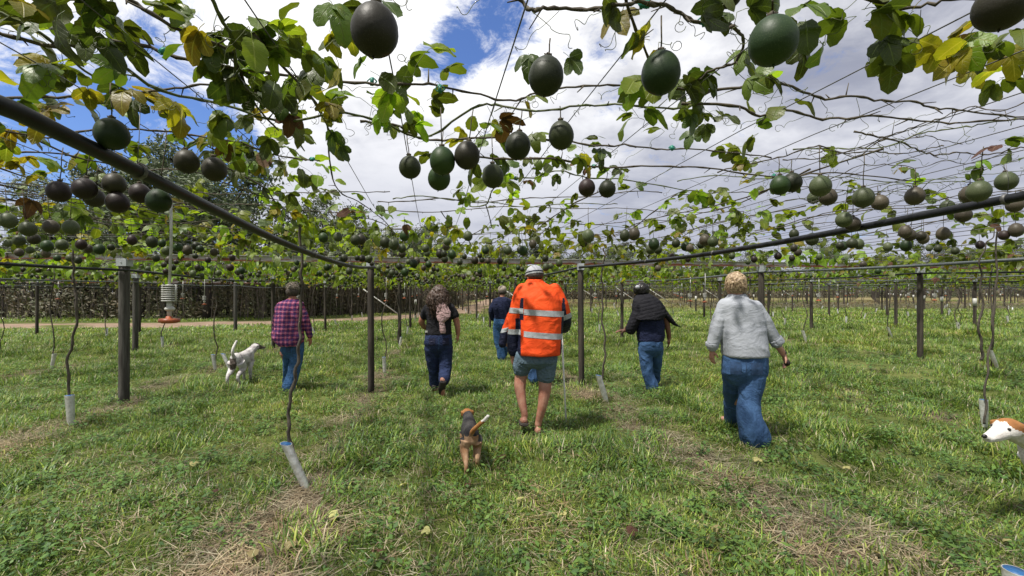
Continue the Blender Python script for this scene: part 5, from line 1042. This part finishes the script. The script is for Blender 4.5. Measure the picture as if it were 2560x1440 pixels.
r = random.Random(2)
for i in range(240):
    x = r.gauss(1094, 12); y = r.uniform(735, 768); dd = -.10-r.random()*.08; pts = [q.p(x+(1097-x)*.1*t+1.6*math.sin(t*2.2+i)+(x-1094)*.06*t, y+t*5.5*r.uniform(.7, 1.1), dd-.015*math.cos(t*2.1+i)) for t in range(7)]; b.tube(pts, [.0045-.0004*t for t in range(7)], 4)
b.V = [tuple(Vector(v)-B0) for v in b.V]; obj('curls', b.build('curls', HB), hb)
b = MB(); q.slices(b, [(1100, 755, 7, -.14, .02), (1104, 765, 14, -.155, .022), (1109, 780, 18, -.16, .024), (1108, 793, 17, -.165, .026), (1105, 802, 10, -.165, .03), (1104, 805, 6.5, -.16, .03), (1106, 815, 6.5, -.16, .024), (1107, 826, 7.5, -.16, .024), (1108, 833, 5.5, -.155, .022)], 16); obj('scarf', fuse(b, PINK, B0, .007, 1, .006, 20, 3, (1, 1, .6)), P3)
b = MB(); b.box(q.p(1066, 829, -.1), (.018, .01, .012)); b.V = [tuple(Vector(v)-B0) for v in b.V]; obj('paper_tag', b.build('paper_tag', M['white_plastic'], False), P3)

# 4. plaid shirt --------------------------------------------------------------
Y = 6.75; P4, B0, q = person(Y, 722, 975, 'person with short greying hair, pink and navy plaid shirt and blue jeans')
b = MB(); head(b, q.p(732, 727, .03), .092, -.1, -.25); q.limb(b, [(732, 742, .0, .05), (730, 754, 0, .06)]); q.slices(b, [(726, 762, 24, 0, .08), (723, 800, 26, 0, .1), (725, 850, 24, 0, .10), (728, 868, 15, 0, .07)])
q.limb(b, [(752, 770, 0, .05), (764, 800, 0, .042), (773, 830, .04, .034), (775, 846, .06, .027)]); hand(b, q.p(775, 842, .06), Vector((.05, .15, -1)), Vector((-.9, .3, 0)), -1, .98, .6); q.limb(b, [(698, 770, 0, .05), (692, 805, .1, .042), (690, 825, .22, .034), (692, 832, .28, .027)]); hand(b, q.p(692, 832, .28), Vector((.2, 1, -.3)), Vector((.6, 0, -.5)), 1, .98, .8)
q.limb(b, [(742, 880, 0, .085), (734, 925, 0, .06), (722, 962, -.05, .042)]); foot(b, q.p(721, 964, -.05), Vector((.1, 1, 0)), .22, .036); q.limb(b, [(714, 880, .05, .085), (724, 920, .2, .058), (721, 950, .4, .04)]); foot(b, q.p(720, 950, .4), Vector((.1, 1, 0)), .22, .036)
obj('body', fuse(b, M['skin_tan'], B0, .0085, 2), P4)
b = MB(); q.slices(b, [(731, 748, 11, .0, .06), (730, 752, 20, 0, .08), (727, 758, 31, 0, .105), (724, 770, 35, 0, .125), (722, 795, 34, -.02, .14), (722, 825, 34, -.03, .15), (722, 845, 36, -.04, .16), (724, 858, 31, -.04, .16), (726, 864, 25, -.04, .15)], 26); q.limb(b, [(748, 766, 0, .062), (760, 792, 0, .062), (768, 815, .02, .055), (773, 834, .05, .045), (774, 840, .055, .042)]); q.limb(b, [(702, 766, 0, .062), (694, 798, .08, .06), (690, 820, .18, .052), (691, 830, .25, .045)]); b.ball(q.p(693, 838, .0), (.085, .08, .10), 12, 8)
obj('shirt', fuse(b, PLAID, B0, .008, 1, .009, 9, 2, (1, 1, .9)), P4)
b = MB(); q.slices(b, [(732, 850, 25, 0, .12), (732, 865, 26, 0, .13), (731, 877, 25, 0, .12), (730, 888, 19, 0, .08), (730, 896, 11, 0, .05)], 20); q.limb(b, [(742, 872, 0, .10), (740, 900, 0, .09), (733, 935, 0, .082), (724, 960, -.03, .088), (722, 968, -.03, .09)], 14); q.limb(b, [(718, 872, .03, .095), (722, 905, .14, .08), (721, 940, .3, .075), (719, 955, .4, .08)], 14)
jo = obj('jeans', fuse(b, DENIM_MID, B0, .009, 1, .007, 8, 12, (1, 1, .8)), P4); pockets(jo, q, B0, 732, 872, 6, 7, 11)
hc = q.p(732, 726, .02); b = MB(); b.ball(hc+Vector((0, -.012, -.02)), (.09, .092, .085), 14, 10); hb = obj('hair', fuse(b, HS, B0, .008, 1, .004, 40), P4); b = strands(hc+Vector((0, 0, .02)), (.085, .088, .085), 330, .05, HG, 6, .003, .008, -.35, -.05, Vector((0, 1, 0)), 3); b.ball(hc+Vector((0, 0, .03)), (.088, .09, .075), 12, 8); b.V = [tuple(Vector(v)-B0) for v in b.V]; obj('grey_top', b.build('grey_top', HG), hb)
b = MB(); b.tube([q.p(720, 972, -.1), q.p(722, 972, .14)], .042, 10, flat=.7); obj('shoe', fuse(b, SHOE, B0, .008, 1), P4); b = MB(); b.tube([q.p(719, 960, .35), q.p(720, 960, .56)], .042, 10, flat=.7); obj('shoe', fuse(b, SHOE, B0, .008, 1), P4)

# 5. navy shirt, pale cap -------------------------------------------------------
Y = 9.6; P5, B0, q = person(Y, 1252, 902, 'person in a navy shirt, jeans and pale cap, walking ahead of the orange jacket')
b = MB(); head(b, q.p(1256, 729, .02), .09, .05, -.15); q.limb(b, [(1256, 738, 0, .05), (1256, 746, 0, .06)]); q.slices(b, [(1254, 752, 17, 0, .09), (1254, 790, 14, 0, .1), (1252, 806, 10, 0, .07)])
q.limb(b, [(1235, 756, 0, .05), (1227, 778, 0, .045), (1233, 800, .12, .03)]); hand(b, q.p(1234, 800, .13), Vector((.3, 1, -.3)), Vector((1, 0, 0)), 1, .95, .8); q.limb(b, [(1274, 756, 0, .05), (1281, 778, 0, .045), (1280, 798, .1, .03)]); hand(b, q.p(1280, 798, .1), Vector((0, .6, -1)), Vector((-1, 0, 0)), -1, .95, .8)
q.limb(b, [(1244, 815, 0, .09), (1246, 850, 0, .06), (1252, 892, 0, .04)]); foot(b, q.p(1252, 893, 0), Vector((0, 1, 0)), .22, .036); q.limb(b, [(1259, 815, 0, .09), (1261, 848, .1, .06), (1259, 885, .3, .04)]); foot(b, q.p(1259, 885, .3), Vector((0, 1, 0)), .22, .036)
obj('body', fuse(b, M['skin_tan'], B0, .01, 2), P5)
b = MB(); q.slices(b, [(1256, 742, 8, 0, .06), (1256, 746, 16, 0, .085), (1255, 752, 22, 0, .11), (1254, 770, 22, 0, .13), (1254, 788, 18, 0, .13), (1254, 797, 19, 0, .13)], 20); q.limb(b, [(1238, 753, 0, .062), (1230, 770, 0, .06), (1228, 784, .03, .054), (1232, 797, .1, .046)]); q.limb(b, [(1271, 753, 0, .062), (1279, 770, 0, .06), (1281, 784, .03, .054), (1280, 794, .08, .046)]); obj('shirt', fuse(b, NAVY, B0, .01, 1, .007, 9), P5)
b = MB(); q.slices(b, [(1253, 793, 17, 0, .12), (1252, 808, 19, 0, .14), (1252, 820, 17, 0, .12), (1252, 830, 11, 0, .07)], 18); q.limb(b, [(1244, 816, 0, .10), (1244, 845, 0, .085), (1250, 872, 0, .08), (1254, 893, 0, .085)]); q.limb(b, [(1260, 816, 0, .10), (1261, 845, .08, .085), (1261, 868, .18, .078), (1259, 885, .28, .08)]); obj('jeans', fuse(b, DENIM_MID, B0, .01, 1, .008, 9), P5)
hc = q.p(1256, 724, .02); b = MB(); b.ball(hc, (.095, .105, .085), 16, 10); b.tube([hc+Vector((0, .08, -.02)), hc+Vector((0, .16, -.04))], [.075, .055], 12, flat=.15); obj('cap', fuse(b, CAPT, B0, .008, 1), P5); b = MB(); b.ball(hc+Vector((0, -.015, -.05)), (.085, .085, .06), 12, 8); obj('hair', fuse(b, HS, B0, .008, 1, .003, 40), P5)
b = MB(); b.tube([q.p(1252, 899, -.05), q.p(1252, 899, .16)], .04, 10, flat=.7); obj('shoe', fuse(b, SHOE, B0, .01, 1), P5)

# 6. black quilted poncho ----------------------------------------------------------
Y = 6.7; P6, B0, q = person(Y, 1630, 974, 'stooping person with black hair, black quilted wrap over the shoulders and blue jeans')
b = MB(); head(b, q.p(1602, 728, .1), .095, .5, -.55); q.limb(b, [(1608, 742, .06, .052), (1614, 756, 0, .065)]); q.slices(b, [(1620, 765, 28, 0, .09), (1624, 800, 28, 0, .1), (1626, 850, 22, 0, .10), (1627, 866, 15, 0, .07)])
q.limb(b, [(1592, 775, 0, .055), (1578, 805, .02, .045), (1566, 823, .04, .035), (1560, 827, .05, .027)]); hand(b, q.p(1563, 825, .05), Vector((-1, .25, -.15)), Vector((0, .3, -1)), 1, .98, .35); q.limb(b, [(1656, 775, 0, .055), (1667, 808, 0, .045), (1672, 838, .02, .034), (1672, 848, .03, .027)]); hand(b, q.p(1672, 845, .03), Vector((.05, .1, -1)), Vector((-.9, .3, 0)), -1, 1., .5)
q.limb(b, [(1615, 870, 0, .09), (1620, 920, 0, .06), (1628, 962, 0, .04)]); foot(b, q.p(1629, 964, 0), Vector((-.1, 1, 0)), .22, .036); q.limb(b, [(1640, 870, .05, .09), (1640, 910, .2, .06), (1636, 945, .4, .04)]); foot(b, q.p(1636, 946, .4), Vector((-.1, 1, 0)), .22, .036)
obj('body', fuse(b, M['skin_dark'], B0, .0085, 2), P6)
b = MB(); q.slices(b, [(1618, 760, 26, 0, .1), (1622, 785, 34, 0, .13), (1626, 815, 35, 0, .135), (1627, 840, 34, 0, .14), (1626, 853, 31, 0, .14)], 22); obj('top', fuse(b, NAVY, B0, .009, 1, .006, 9), P6)
b = MB(); q.slices(b, [(1609, 734, 14, .04, .06), (1612, 742, 25, .01, .09), (1616, 752, 34, 0, .12), (1621, 768, 41, -.01, .15), (1623, 785, 42, -.02, .165), (1618, 798, 38, -.03, .17)], 26)
q.limb(b, [(1604, 760, -.02, .09), (1592, 788, -.03, .105), (1583, 808, -.02, .10), (1577, 822, .0, .085)], 14, flat=.8)
q.limb(b, [(1645, 765, -.02, .08), (1661, 782, -.03, .075), (1676, 800, -.02, .06), (1690, 812, .0, .03), (1703, 818, .02, .008)], 12, flat=.6)
def quilt(co):
    out = co.copy(); c0 = q.p(1612, 740); ax = Vector((.25, 0, -1)).normalized()
    s_ = (co-np.array(c0)) @ np.array(ax); out[:, 1] -= .006*np.abs(np.sin(s_*PI/.048))**.6; return out
obj('quilted_wrap', fuse(b, cloth('black_quilt', (.009, .009, .013), (.014, .014, .018), 10, .8, wr=.4), B0, .008, 0, .005, 9, 4, post=quilt), P6)
b = MB(); q.slices(b, [(1626, 845, 28, 0, .13), (1626, 860, 30, 0, .145), (1627, 874, 29, 0, .13), (1627, 884, 22, 0, .09), (1627, 892, 12, 0, .05)], 20); q.limb(b, [(1613, 868, 0, .105), (1615, 900, 0, .09), (1620, 935, 0, .08), (1628, 958, .0, .085), (1631, 968, 0, .09)], 14); q.limb(b, [(1641, 868, .03, .10), (1641, 900, .12, .085), (1638, 930, .26, .075), (1637, 950, .36, .08)], 14)
obj('jeans', fuse(b, DENIM, B0, .009, 1, .009, 9, 21, (1, 1, .8)), P6)
hc = q.p(1603, 724, .06); b = MB(); b.ball(hc, (.112, .115, .105), 16, 10); hb = obj('hair', fuse(b, HK, B0, .008, 1, .010, 30, 3, (1, 1, 1)), P6); b = strands(hc, (.11, .112, .105), 260, .035, HK, 9, .003, .01, .2, -.5, Vector((-.4, .9, 0)), 5); b.V = [tuple(Vector(v)-B0) for v in b.V]; obj('curls', b.build('curls', HK), hb)
b = MB(); b.ball(q.p(1594, 718, -.03), (.035, .03, .03), 10, 6); obj('hair_highlight', fuse(b, CAPW, B0, .007, 1, .003, 40), hb)  # pale lump standing in for the white highlight on the black hair
b = MB(); b.tube([q.p(1630, 971, -.05), q.p(1628, 971, .16)], .042, 10, flat=.7); obj('shoe', fuse(b, SHOE, B0, .008, 1), P6)

# 7. second orange jacket, nearly hidden --------------------------------------------
Y = 7.0; P7, B0, q = person(Y, 1332, 952, 'person in jeans and orange sleeve, almost hidden by the man in the orange jacket')
b = MB(); head(b, q.p(1336, 716, .1), .09, 0, -.4); q.limb(b, [(1334, 730, .05, .05), (1330, 745, 0, .06)]); q.slices(b, [(1325, 755, 24, 0, .09), (1322, 800, 24, 0, .1), (1320, 860, 26, 0, .11), (1322, 880, 22, 0, .1)])
q.limb(b, [(1290, 765, 0, .05), (1270, 810, 0, .045), (1262, 850, 0, .032), (1262, 862, .04, .027)]); hand(b, q.p(1266, 860, .05), Vector((.4, .6, -.5)), Vector((.9, 0, 0)), 1, .95, 1.); q.limb(b, [(1350, 765, 0, .05), (1352, 810, .1, .045), (1348, 830, .2, .032)]); hand(b, q.p(1348, 830, .2), Vector((0, 1, 0)), Vector((-1, 0, 0)), -1, .95, 1.)
q.limb(b, [(1310, 875, .1, .09), (1312, 910, .25, .06), (1312, 935, .45, .04)]); foot(b, q.p(1312, 937, .45), Vector((0, 1, 0)), .22, .036); q.limb(b, [(1332, 875, 0, .09), (1332, 915, 0, .06), (1334, 945, 0, .04)]); foot(b, q.p(1334, 945, 0), Vector((0, 1, 0)), .22, .036)
obj('body', fuse(b, M['skin_tan'], B0, .01, 2), P7)
b = MB(); q.slices(b, [(1332, 738, 14, 0, .07), (1326, 748, 28, 0, .11), (1322, 770, 34, 0, .14), (1320, 810, 33, 0, .15), (1320, 850, 33, 0, .16), (1320, 868, 33, 0, .16)], 22); q.limb(b, [(1296, 760, 0, .07), (1279, 790, 0, .07), (1267, 820, 0, .066), (1259, 845, 0, .064), (1256, 860, 0, .06)]); q.limb(b, [(1348, 765, 0, .065), (1352, 800, .06, .06), (1349, 826, .18, .055)])
def jp7(c): px = 1280+F*c.x/c.y; py = HY-F*(c.z-EYE)/c.y; return 1 if (px < 1290 and py > 829) else 0
JM = fuse(b, ORANGE, B0, .009, 2, .006, 11, 1, (1, 1, 1.3), [ORANGE, JNAVY], jp7); jk = obj('jacket', JM, P7); obj('reflective_band', slab(JM, q.p(1264, 824)-B0, (-.3, 0, 1), .055, .0035, REFL, lambda c: (c+B0).x < q.p(1285, 800).x), jk)
b = MB(); q.slices(b, [(1322, 862, 26, 0, .13), (1322, 885, 25, 0, .14)], 18); q.limb(b, [(1332, 878, 0, .10), (1332, 910, 0, .082), (1333, 930, 0, .078), (1334, 946, 0, .085)]); q.limb(b, [(1310, 878, .06, .10), (1311, 905, .2, .08), (1311, 925, .4, .08)]); obj('jeans', fuse(b, DENIM, B0, .01, 1, .012, 12), P7)
b = MB(); b.ball(q.p(1336, 713, .08), (.095, .1, .09), 14, 8); obj('hair', fuse(b, HS, B0, .009, 1, .003, 40), P7); b = MB(); b.tube([q.p(1334, 950, -.05), q.p(1334, 950, .14)], .04, 10, flat=.7); obj('shoe', fuse(b, SHOE, B0, .01, 1), P7)

# ------------------------------------------------------------------ dogs
def furmat(name, fn):
    m, n, b, out = material(name); t = n.new('ShaderNodeTexCoord'); col = fn(n, t.outputs['Object']); n.link(col, b.inputs['Base Color']); b.inputs['Roughness'].default_value = .8
    b.inputs['Specular IOR Level'].default_value = .2; bump(n, b, n.noise(n.mapping(t.outputs['Object'], (1, .35, 1)), 160, 3), .5, .004); return m
def dog(base, yaw, s, label, mats, pred, headyaw=0., headdrop=0., tail=None, step=1, voxel=.007):
    """standing dog built along +Y: deep chest, tucked belly, hocks behind and wrists in front"""
    R = Matrix.Rotation(yaw, 3, 'Z'); t = empty('dog', base, 0, label=label, cat='dog'); g = lambda x, y, z: R @ (Vector((x, y, z))*s); b = MB(); rings = []
    for (y, z, w_, h) in ((-.235, .40, .045, .06), (-.22, .40, .075, .09), (-.17, .40, .09, .105), (-.08, .395, .082, .095), (.02, .385, .088, .11), (.12, .37, .098, .135), (.20, .375, .095, .14), (.26, .39, .075, .115), (.29, .40, .045, .07)): rings.append([g(w_*math.cos(a), y, z+h*math.sin(a)) for a in (2*PI*j/16 for j in range(16))])
    b.ring(rings)
    hy, hz = .43, .50-headdrop; hx = .0
    b.tube([g(0, .20, .42), g(0, .29, .46-headdrop*.35), g(math.sin(-headyaw)*.04, hy-.03, hz)], [.085*s, .068*s, .058*s], 12)
    H = Matrix.Rotation(headyaw, 3, 'Z'); hc = Vector((math.sin(-headyaw)*.05, hy, hz)); k = lambda x, y, z: g(*(hc+H @ Vector((x, y, z))))
    b.ball(k(0, 0, .01), (.064*s, .075*s, .06*s), 12, 8, R=R @ H); b.tube([k(0, .04, 0), k(0, .11, -.022), k(0, .155, -.03)], [.046*s, .034*s, .025*s], 10, flat=.95); b.ball(k(0, .165, -.022), .014*s, 8, 6)
    for sd in (-1, 1):
        b.tube([k(sd*.045, -.01, .045), k(sd*.07, -.012, .035), k(sd*.078, -.006, -.02)], [.02*s, .026*s, .009*s], 8, flat=.4)
        st1 = step*sd
        hp = g(sd*.055, -.17, .36); kn = g(sd*.075, -.13+.05*st1, .25); hk = g(sd*.065, -.27+.06*st1, .155); pw = g(sd*.065, -.235+.09*st1, .02); b.tube(smoothpath([hp, kn, hk, pw+R @ Vector((0, -.01, .03))*s, pw], 4), [x*s for x in np.interp(np.arange(17), [0, 4, 8, 12, 16], [.075, .052, .024, .02, .021])], 10); b.ball(pw+R @ Vector((0, .02, -.002))*s, (.022*s, .034*s, .016*s), 8, 6, R=R)
        sh_ = g(sd*.06, .19, .34); el = g(sd*.068, .15-.03*st1, .235); wr = g(sd*.062, .18-.07*st1, .11); pw = g(sd*.062, .185-.09*st1, .02); b.tube(smoothpath([sh_, el, wr, pw], 4), [x*s for x in np.interp(np.arange(13), [0, 4, 8, 12], [.058, .036, .022, .02])], 10); b.ball(pw+R @ Vector((0, .018, -.002))*s, (.022*s, .032*s, .016*s), 8, 6, R=R)
    tl = [g(*x) for x in tail]; P_ = smoothpath(tl, 4); b.tube(P_, [(.026-.010*i/(len(P_)-1))*s*(1.08 if s < 1 else 1) for i in range(len(P_))], 8)
    z0 = Vector(base); b.V = [tuple(Vector(v)+z0) for v in b.V]; Ri = R.inverted()
    me = fuse(b, mats[0], z0, voxel, 2, .002, 30, 1, mats=mats, pred=lambda c: pred((Ri @ (c-z0))/s+noise.noise_vector(c*28)*.022)); bo = obj('body', me, t); 
    e = MB(); 
    for sd in (-1, 1): e.ball(k(sd*.036, .055, .022), .009*s, 8, 6)
    e.ball(k(0, .172, -.018), (.015*s, .012*s, .011*s), 8, 6); obj('eyes_and_nose', e.build('eyes_and_nose', HK), t); return t
GREYW = furmat('white_grey_coat', lambda n, v: n.mix(n.ramp(n.noise(v, 11, 5, .6), .45, .62), (.50, .48, .47), n.mix(n.noise(v, 60, 3), (.22, .2, .2), (.38, .35, .35)))); DKP = simple('brown_patch', (.06, .045, .035), (.14, .11, .10), 30, .8, .3); BRN = furmat('ginger_coat', lambda n, v: n.mix(n.ramp(n.noise(v, 14, 5), .35, .65), (.34, .16, .055), (.25, .11, .04)))
TAN = furmat('tan_coat', lambda n, v: n.mix(n.ramp(n.noise(v, 16, 5), .35, .65), (.24, .13, .065), (.34, .22, .135))); BLKF = furmat('black_saddle', lambda n, v: n.mix(n.ramp(n.noise(v, 16, 5), .35, .65), (.022, .022, .025), (.05, .047, .045))); WHT = furmat('white_coat', lambda n, v: n.mix(n.ramp(n.noise(v, 9, 5), .4, .7), (.62, .60, .57), (.44, .40, .37)))
p = ground_at(604, 958); d1 = dog(p, math.radians(5), 1.0, 'white and grey mottled dog walking left of the plaid-shirted person, tail up', [GREYW, DKP, WHT], lambda c: (1 if (c.y < -.17 and abs(c.x) < .07 and .25 < c.z < .43 and c.x < .03) or (c.y > .40 and c.x > .03 and c.z > .48) else (2 if c.y < -.25 and c.z > .46 else 0)), headyaw=-.5, headdrop=-.02, tail=[(0, -.22, .43), (0, -.27, .50), (.01, -.28, .58), (.03, -.25, .66), (.04, -.23, .70)], step=.35)
p = ground_at(1180, 1186); p += Vector((-.03, .17, 0)); d2 = dog(p, math.radians(9), .73, 'small black and tan dog with a white-tipped tail trotting behind the orange jacket', [TAN, BLKF, WHT, BRN], lambda c: (2 if (c.y < -.40 and c.z > .62) else 3 if (c.y > .38 or (c.y < -.25 and c.z > .45)) else (1 if (c.z > .33 and -.20 < c.y <= .40) or (c.z > .42 and c.y <= -.2 and c.y > -.24) else 0)), headyaw=.15, headdrop=.02, tail=[(0, -.22, .44), (.02, -.29, .50), (.07, -.36, .57), (.13, -.42, .64), (.16, -.45, .69)], step=1, voxel=.0055)
p = at(2682, 1200, 2.9); p.z = gz(p.x, p.y); d3 = dog(p, math.radians(97), 1.12, 'white dog with a ginger and black head and back, walking in at the right edge', [WHT, BRN, BLKF], lambda c: (1 if (c.y > .37 and c.z > .525 and c.y < .475) else (2 if (c.z > .475 and c.y < .24) or (c.z > .50 and .31 < c.y <= .38) else 0)), headyaw=.1, headdrop=.0, tail=[(0, -.22, .43), (0, -.3, .46), (0, -.36, .5), (0, -.42, .55)], step=.25)
for d, c in ((d1, JNAVY), (d2, BLKF)): pass
# ------------------------------------------------------------------ bush and trees behind
def treeleaf(name, c1, c2, tr=.25):
    m, n, b, out = material(name); g = n.new('ShaderNodeNewGeometry'); oi = n.new('ShaderNodeObjectInfo')
    col = n.mix(n.ramp(n.noise(g.outputs['Position'], .9, 4), .35, .65), c1, c2); hs = n.new('ShaderNodeHueSaturation'); n.link(n.math('MULTIPLY_ADD', oi.outputs['Random'], .6, .7), hs.inputs['Value']); n.link(col, hs.inputs['Color'])
    n.link(hs.outputs[0], b.inputs['Base Color']); b.inputs['Roughness'].default_value = .6; t = n.new('ShaderNodeBsdfTranslucent'); n.link(hs.outputs[0], t.inputs[0]); mx = n.new('ShaderNodeMixShader'); mx.inputs[0].default_value = tr
    n.link(b.outputs[0], mx.inputs[1]); n.link(t.outputs[0], mx.inputs[2]); n.link(mx.outputs[0], out.inputs[0]); return m
TL = treeleaf('eucalypt_leaf', (.05, .075, .03), (.085, .11, .05)); SCR = treeleaf('scrub_leaf', (.10, .085, .045), (.07, .085, .03)); SCR2 = treeleaf('dry_scrub', (.12, .09, .05), (.08, .075, .035))
BARK = simple('dark_bark', (.055, .045, .038), (.025, .02, .018), 12, .95, .9, .02, stretch=(1, 1, .25)); BARK2 = simple('grey_bark', (.20, .17, .14), (.10, .085, .07), 12, .95, .8, .02, stretch=(1, 1, .25))
def leafcards(centres, n, spread, s, r, flat=.7):
    V = []; Fc = []
    for i in range(n):
        c = r.choice(centres); q = c+Vector((r.gauss(0, spread), r.gauss(0, spread), r.gauss(0, spread*flat))); a = Vector((r.gauss(0, 1), r.gauss(0, 1), r.gauss(0, 1))).normalized(); b = a.orthogonal().normalized(); L = s*r.uniform(.6, 1.4); k = len(V)
        V += [q-a*L, q+b*L*.4, q+a*L, q-b*L*.4]; Fc.append((k, k+1, k+2, k+3))
    return V, Fc
def tree_parts(seed, H, n=5200, s=.12, cr=.35):
    r = random.Random(seed); b = MB(); tips = []
    tr = [Vector((.12*H*.1*math.sin(i*.9+seed), .1*math.cos(i*.7+seed), H*.75*i/6)) for i in range(7)]; b.tube(tr, [H*.022*(1-.11*i) for i in range(7)], 9)
    for i in range(9):
        p = tr[2+i % 5].lerp(tr[min(6, 3+i % 5)], r.random()); a = r.uniform(0, 6.28); L = H*r.uniform(.14, .3); e = p+Vector((math.cos(a)*L, math.sin(a)*L, L*r.uniform(.5, 1.1))); m = p.lerp(e, .5)+Vector((0, 0, -.06*L)); b.tube([p, m, e], [H*.009, H*.006, H*.003], 6)
        for q in range(3): f = e+Vector((r.gauss(0, .3), r.gauss(0, .3), r.uniform(0, .5)))*H*.12; b.tube([m.lerp(e, r.random()), f], [H*.004, H*.0015], 4); tips.append(f)
        tips.append(e)
    for q in range(4): tips.append(tr[-1]+Vector((r.gauss(0, .5), r.gauss(0, .5), r.uniform(0, 1)))*H*.1)
    V, Fc = leafcards(tips, n, H*.055, s, r); return b.build('trunk', [BARK, BARK2][seed % 2]), mesh('crown', V, Fc, TL, False)
TP = [tree_parts(i, 8) for i in range(5)]
r = random.Random(3); tr = []
lab = [(-16, 24, 1.1, 'tall dark tree rising above the canopy at the far left edge'), (-17.5, 27, 1.05, 'tree beside the tallest one behind the track at far left'), (-20, 30, 1.0, None), (-14.5, 29, .72, None), (-12.2, 27, .66, None), (-19, 23.5, .9, None), (-23, 27, 1.05, None), (-26, 26, .9, None), (-11.2, 31, .85, 'tree crown showing above the canopy behind the plaid-shirted walker'), (-9.5, 33, .75, None), (-13, 36, .9, None), (-8, 38, .8, None), (-10, 44, .8, None), (-6.5, 46, .85, None), (-28, 34, 1.0, None), (-34, 36, 1., None)]
for i, (x, y, s, l) in enumerate(lab): tr.append((x, y, s, l or 'gum tree beyond the dirt track, %s one from the left edge' % ORD[i], 'gum trees in the bush beyond the track'))
for i in range(16): x = -12+i*2.0+r.uniform(-1, 1); tr.append((x, r.uniform(66, 84), r.uniform(.75, 1.05), 'distant tree at the end of the rows, %s from the left' % ORD[i], 'trees closing off the far end of the rows'))
for i in range(26): x = 20+i*4.2+r.uniform(-1.5, 1.5); tr.append((x, r.uniform(86, 105), r.uniform(.75, 1.25), 'distant tree beyond the bare right-hand trellis, %s from the left' % ORD[i], 'trees far off on the right'))
for i, (x, y, s, l, g) in enumerate(tr):
    t = empty('gum_tree', (x, y, gz(x, y)), r.uniform(0, 6), label=l, cat='tree', group=g); t.scale = (s, s, s*1.05); a, b_ = TP[i % 5]; obj('trunk', a, t); obj('crown', b_, t, kind='stuff')
# thin dark trunks along the bush edge
def trunk_mesh(seed):
    r = random.Random(seed); b = MB(); b.tube([Vector((.08*math.sin(i+seed), .05*math.cos(i*1.3), .6*i)) for i in range(8)], [.085-.006*i for i in range(8)], 8)
    for q in range(4): a = r.uniform(0, 6); z = r.uniform(1.2, 3.5); b.tube([(0, 0, z), (.5*math.cos(a), .5*math.sin(a), z+.7), (.9*math.cos(a), .9*math.sin(a), z+1.6)], [.03, .02, .008], 5)
    V, Fc = leafcards([Vector((r.gauss(0, .5), r.gauss(0, .5), r.uniform(2.4, 4.4))) for _ in range(9)], 500, .25, .09, r); return b.build('trunk', BARK), mesh('crown', V, Fc, TL, False)
TM = [trunk_mesh(i) for i in range(4)]
for i in range(46):
    t_ = i/45; x = -30+27*t_+r.uniform(-.4, .4); y = 23.5+.0*i+(0 if x < -13 else (x+13)*1.15)+r.uniform(.3, 4) ; s = r.uniform(.75, 1.15)
    if on_track(x, y): continue
    t = empty('bush_tree', (x, y, gz(x, y)), r.uniform(0, 6), label='slender dark-trunked tree at the bush edge behind the track, %s from the left' % ORD[i], cat='tree', group='slender trees at the bush edge'); t.scale = (s, s, s*.85); a, b_ = TM[i % 4]; obj('trunk', a, t); obj('crown', b_, t, kind='stuff')
def scrub(name, line, n, h, s, mats, label, dep=2.5):
    r = random.Random(len(name)); V = []; Fc = []; mi = []
    pts = smoothpath([(x, y, 0) for x, y in line], 30)
    for i in range(n):
        c = r.choice(pts); x = c.x+r.gauss(0, .3); y = c.y+abs(r.gauss(0, dep)); k0 = vn(x, y, .5, 2.); hh = h*(.5+1.1*k0+.35*r.random()); 
        q = Vector((x, y, gz(x, y)+hh*r.random()**.8)); a = Vector((r.gauss(0, 1), r.gauss(0, .6), r.gauss(0, 1))).normalized(); b = a.orthogonal().normalized(); L = s*r.uniform(.5, 1.5); k = len(V); V += [q-a*L, q+b*L*.35, q+a*L, q-b*L*.35]; Fc.append((k, k+1, k+2, k+3)); mi.append(0 if vn(x, y, .8, 6.)+r.uniform(-.2, .2) > 0 else 1)
    for i in range(n//60):
        c = r.choice(pts); x = c.x+r.gauss(0, .4); y = c.y+abs(r.gauss(0, dep*.6)); b = MB(); hh = h*r.uniform(.6, 1.2); b.tube([(x, y, 0), (x+r.gauss(0, .15), y, hh*.5), (x+r.gauss(0, .35), y, hh)], [.016, .012, .006], 4); k = len(V); V += b.V; Fc += [tuple(q+k for q in f) for f in b.F]; mi += [2]*len(b.F)
    tag(obj(name, mesh(name, V, Fc, mats, False, mi)), label, kind='stuff')
scrub('scrub', [(-60, 27), (-30, 23.6), (-14.5, 24), (-11, 27), (-8, 31.5), (-7, 40), (-6.5, 52), (-8, 70)], 70000, 3.3, .09, [SCR, SCR2, BARK2], 'tangled brown and olive scrub behind the dirt track')
scrub('scrub_far', [(-8, 72), (2, 70), (14, 72), (30, 80), (60, 88), (110, 92)], 40000, 3.4, .17, [SCR, SCR2, BARK2], 'dry scrub closing the far end of the rows')
# dry tussocks on the right, beyond the green grass
scrub('dry_tussocks', [(14, 32), (24, 30), (34, 28), (44, 30)], 9000, .35, .09, [SCR2, SCR, BARK2], 'dry brown grass clumps under the far right rows', 7)
scrub('bush_backdrop', [(-75, 42), (-40, 34), (-26, 34), (-15, 38), (-11, 50), (-10, 66)], 42000, 6.0, .2, [SCR, TL, BARK], 'darker bush massed behind the scrub on the left', 3)
scrub('scrub_right', [(14, 92), (40, 100), (70, 104), (130, 112)], 42000, 5.5, .38, [TL, SCR, BARK2], 'dark bush line far off behind the right rows', 4)
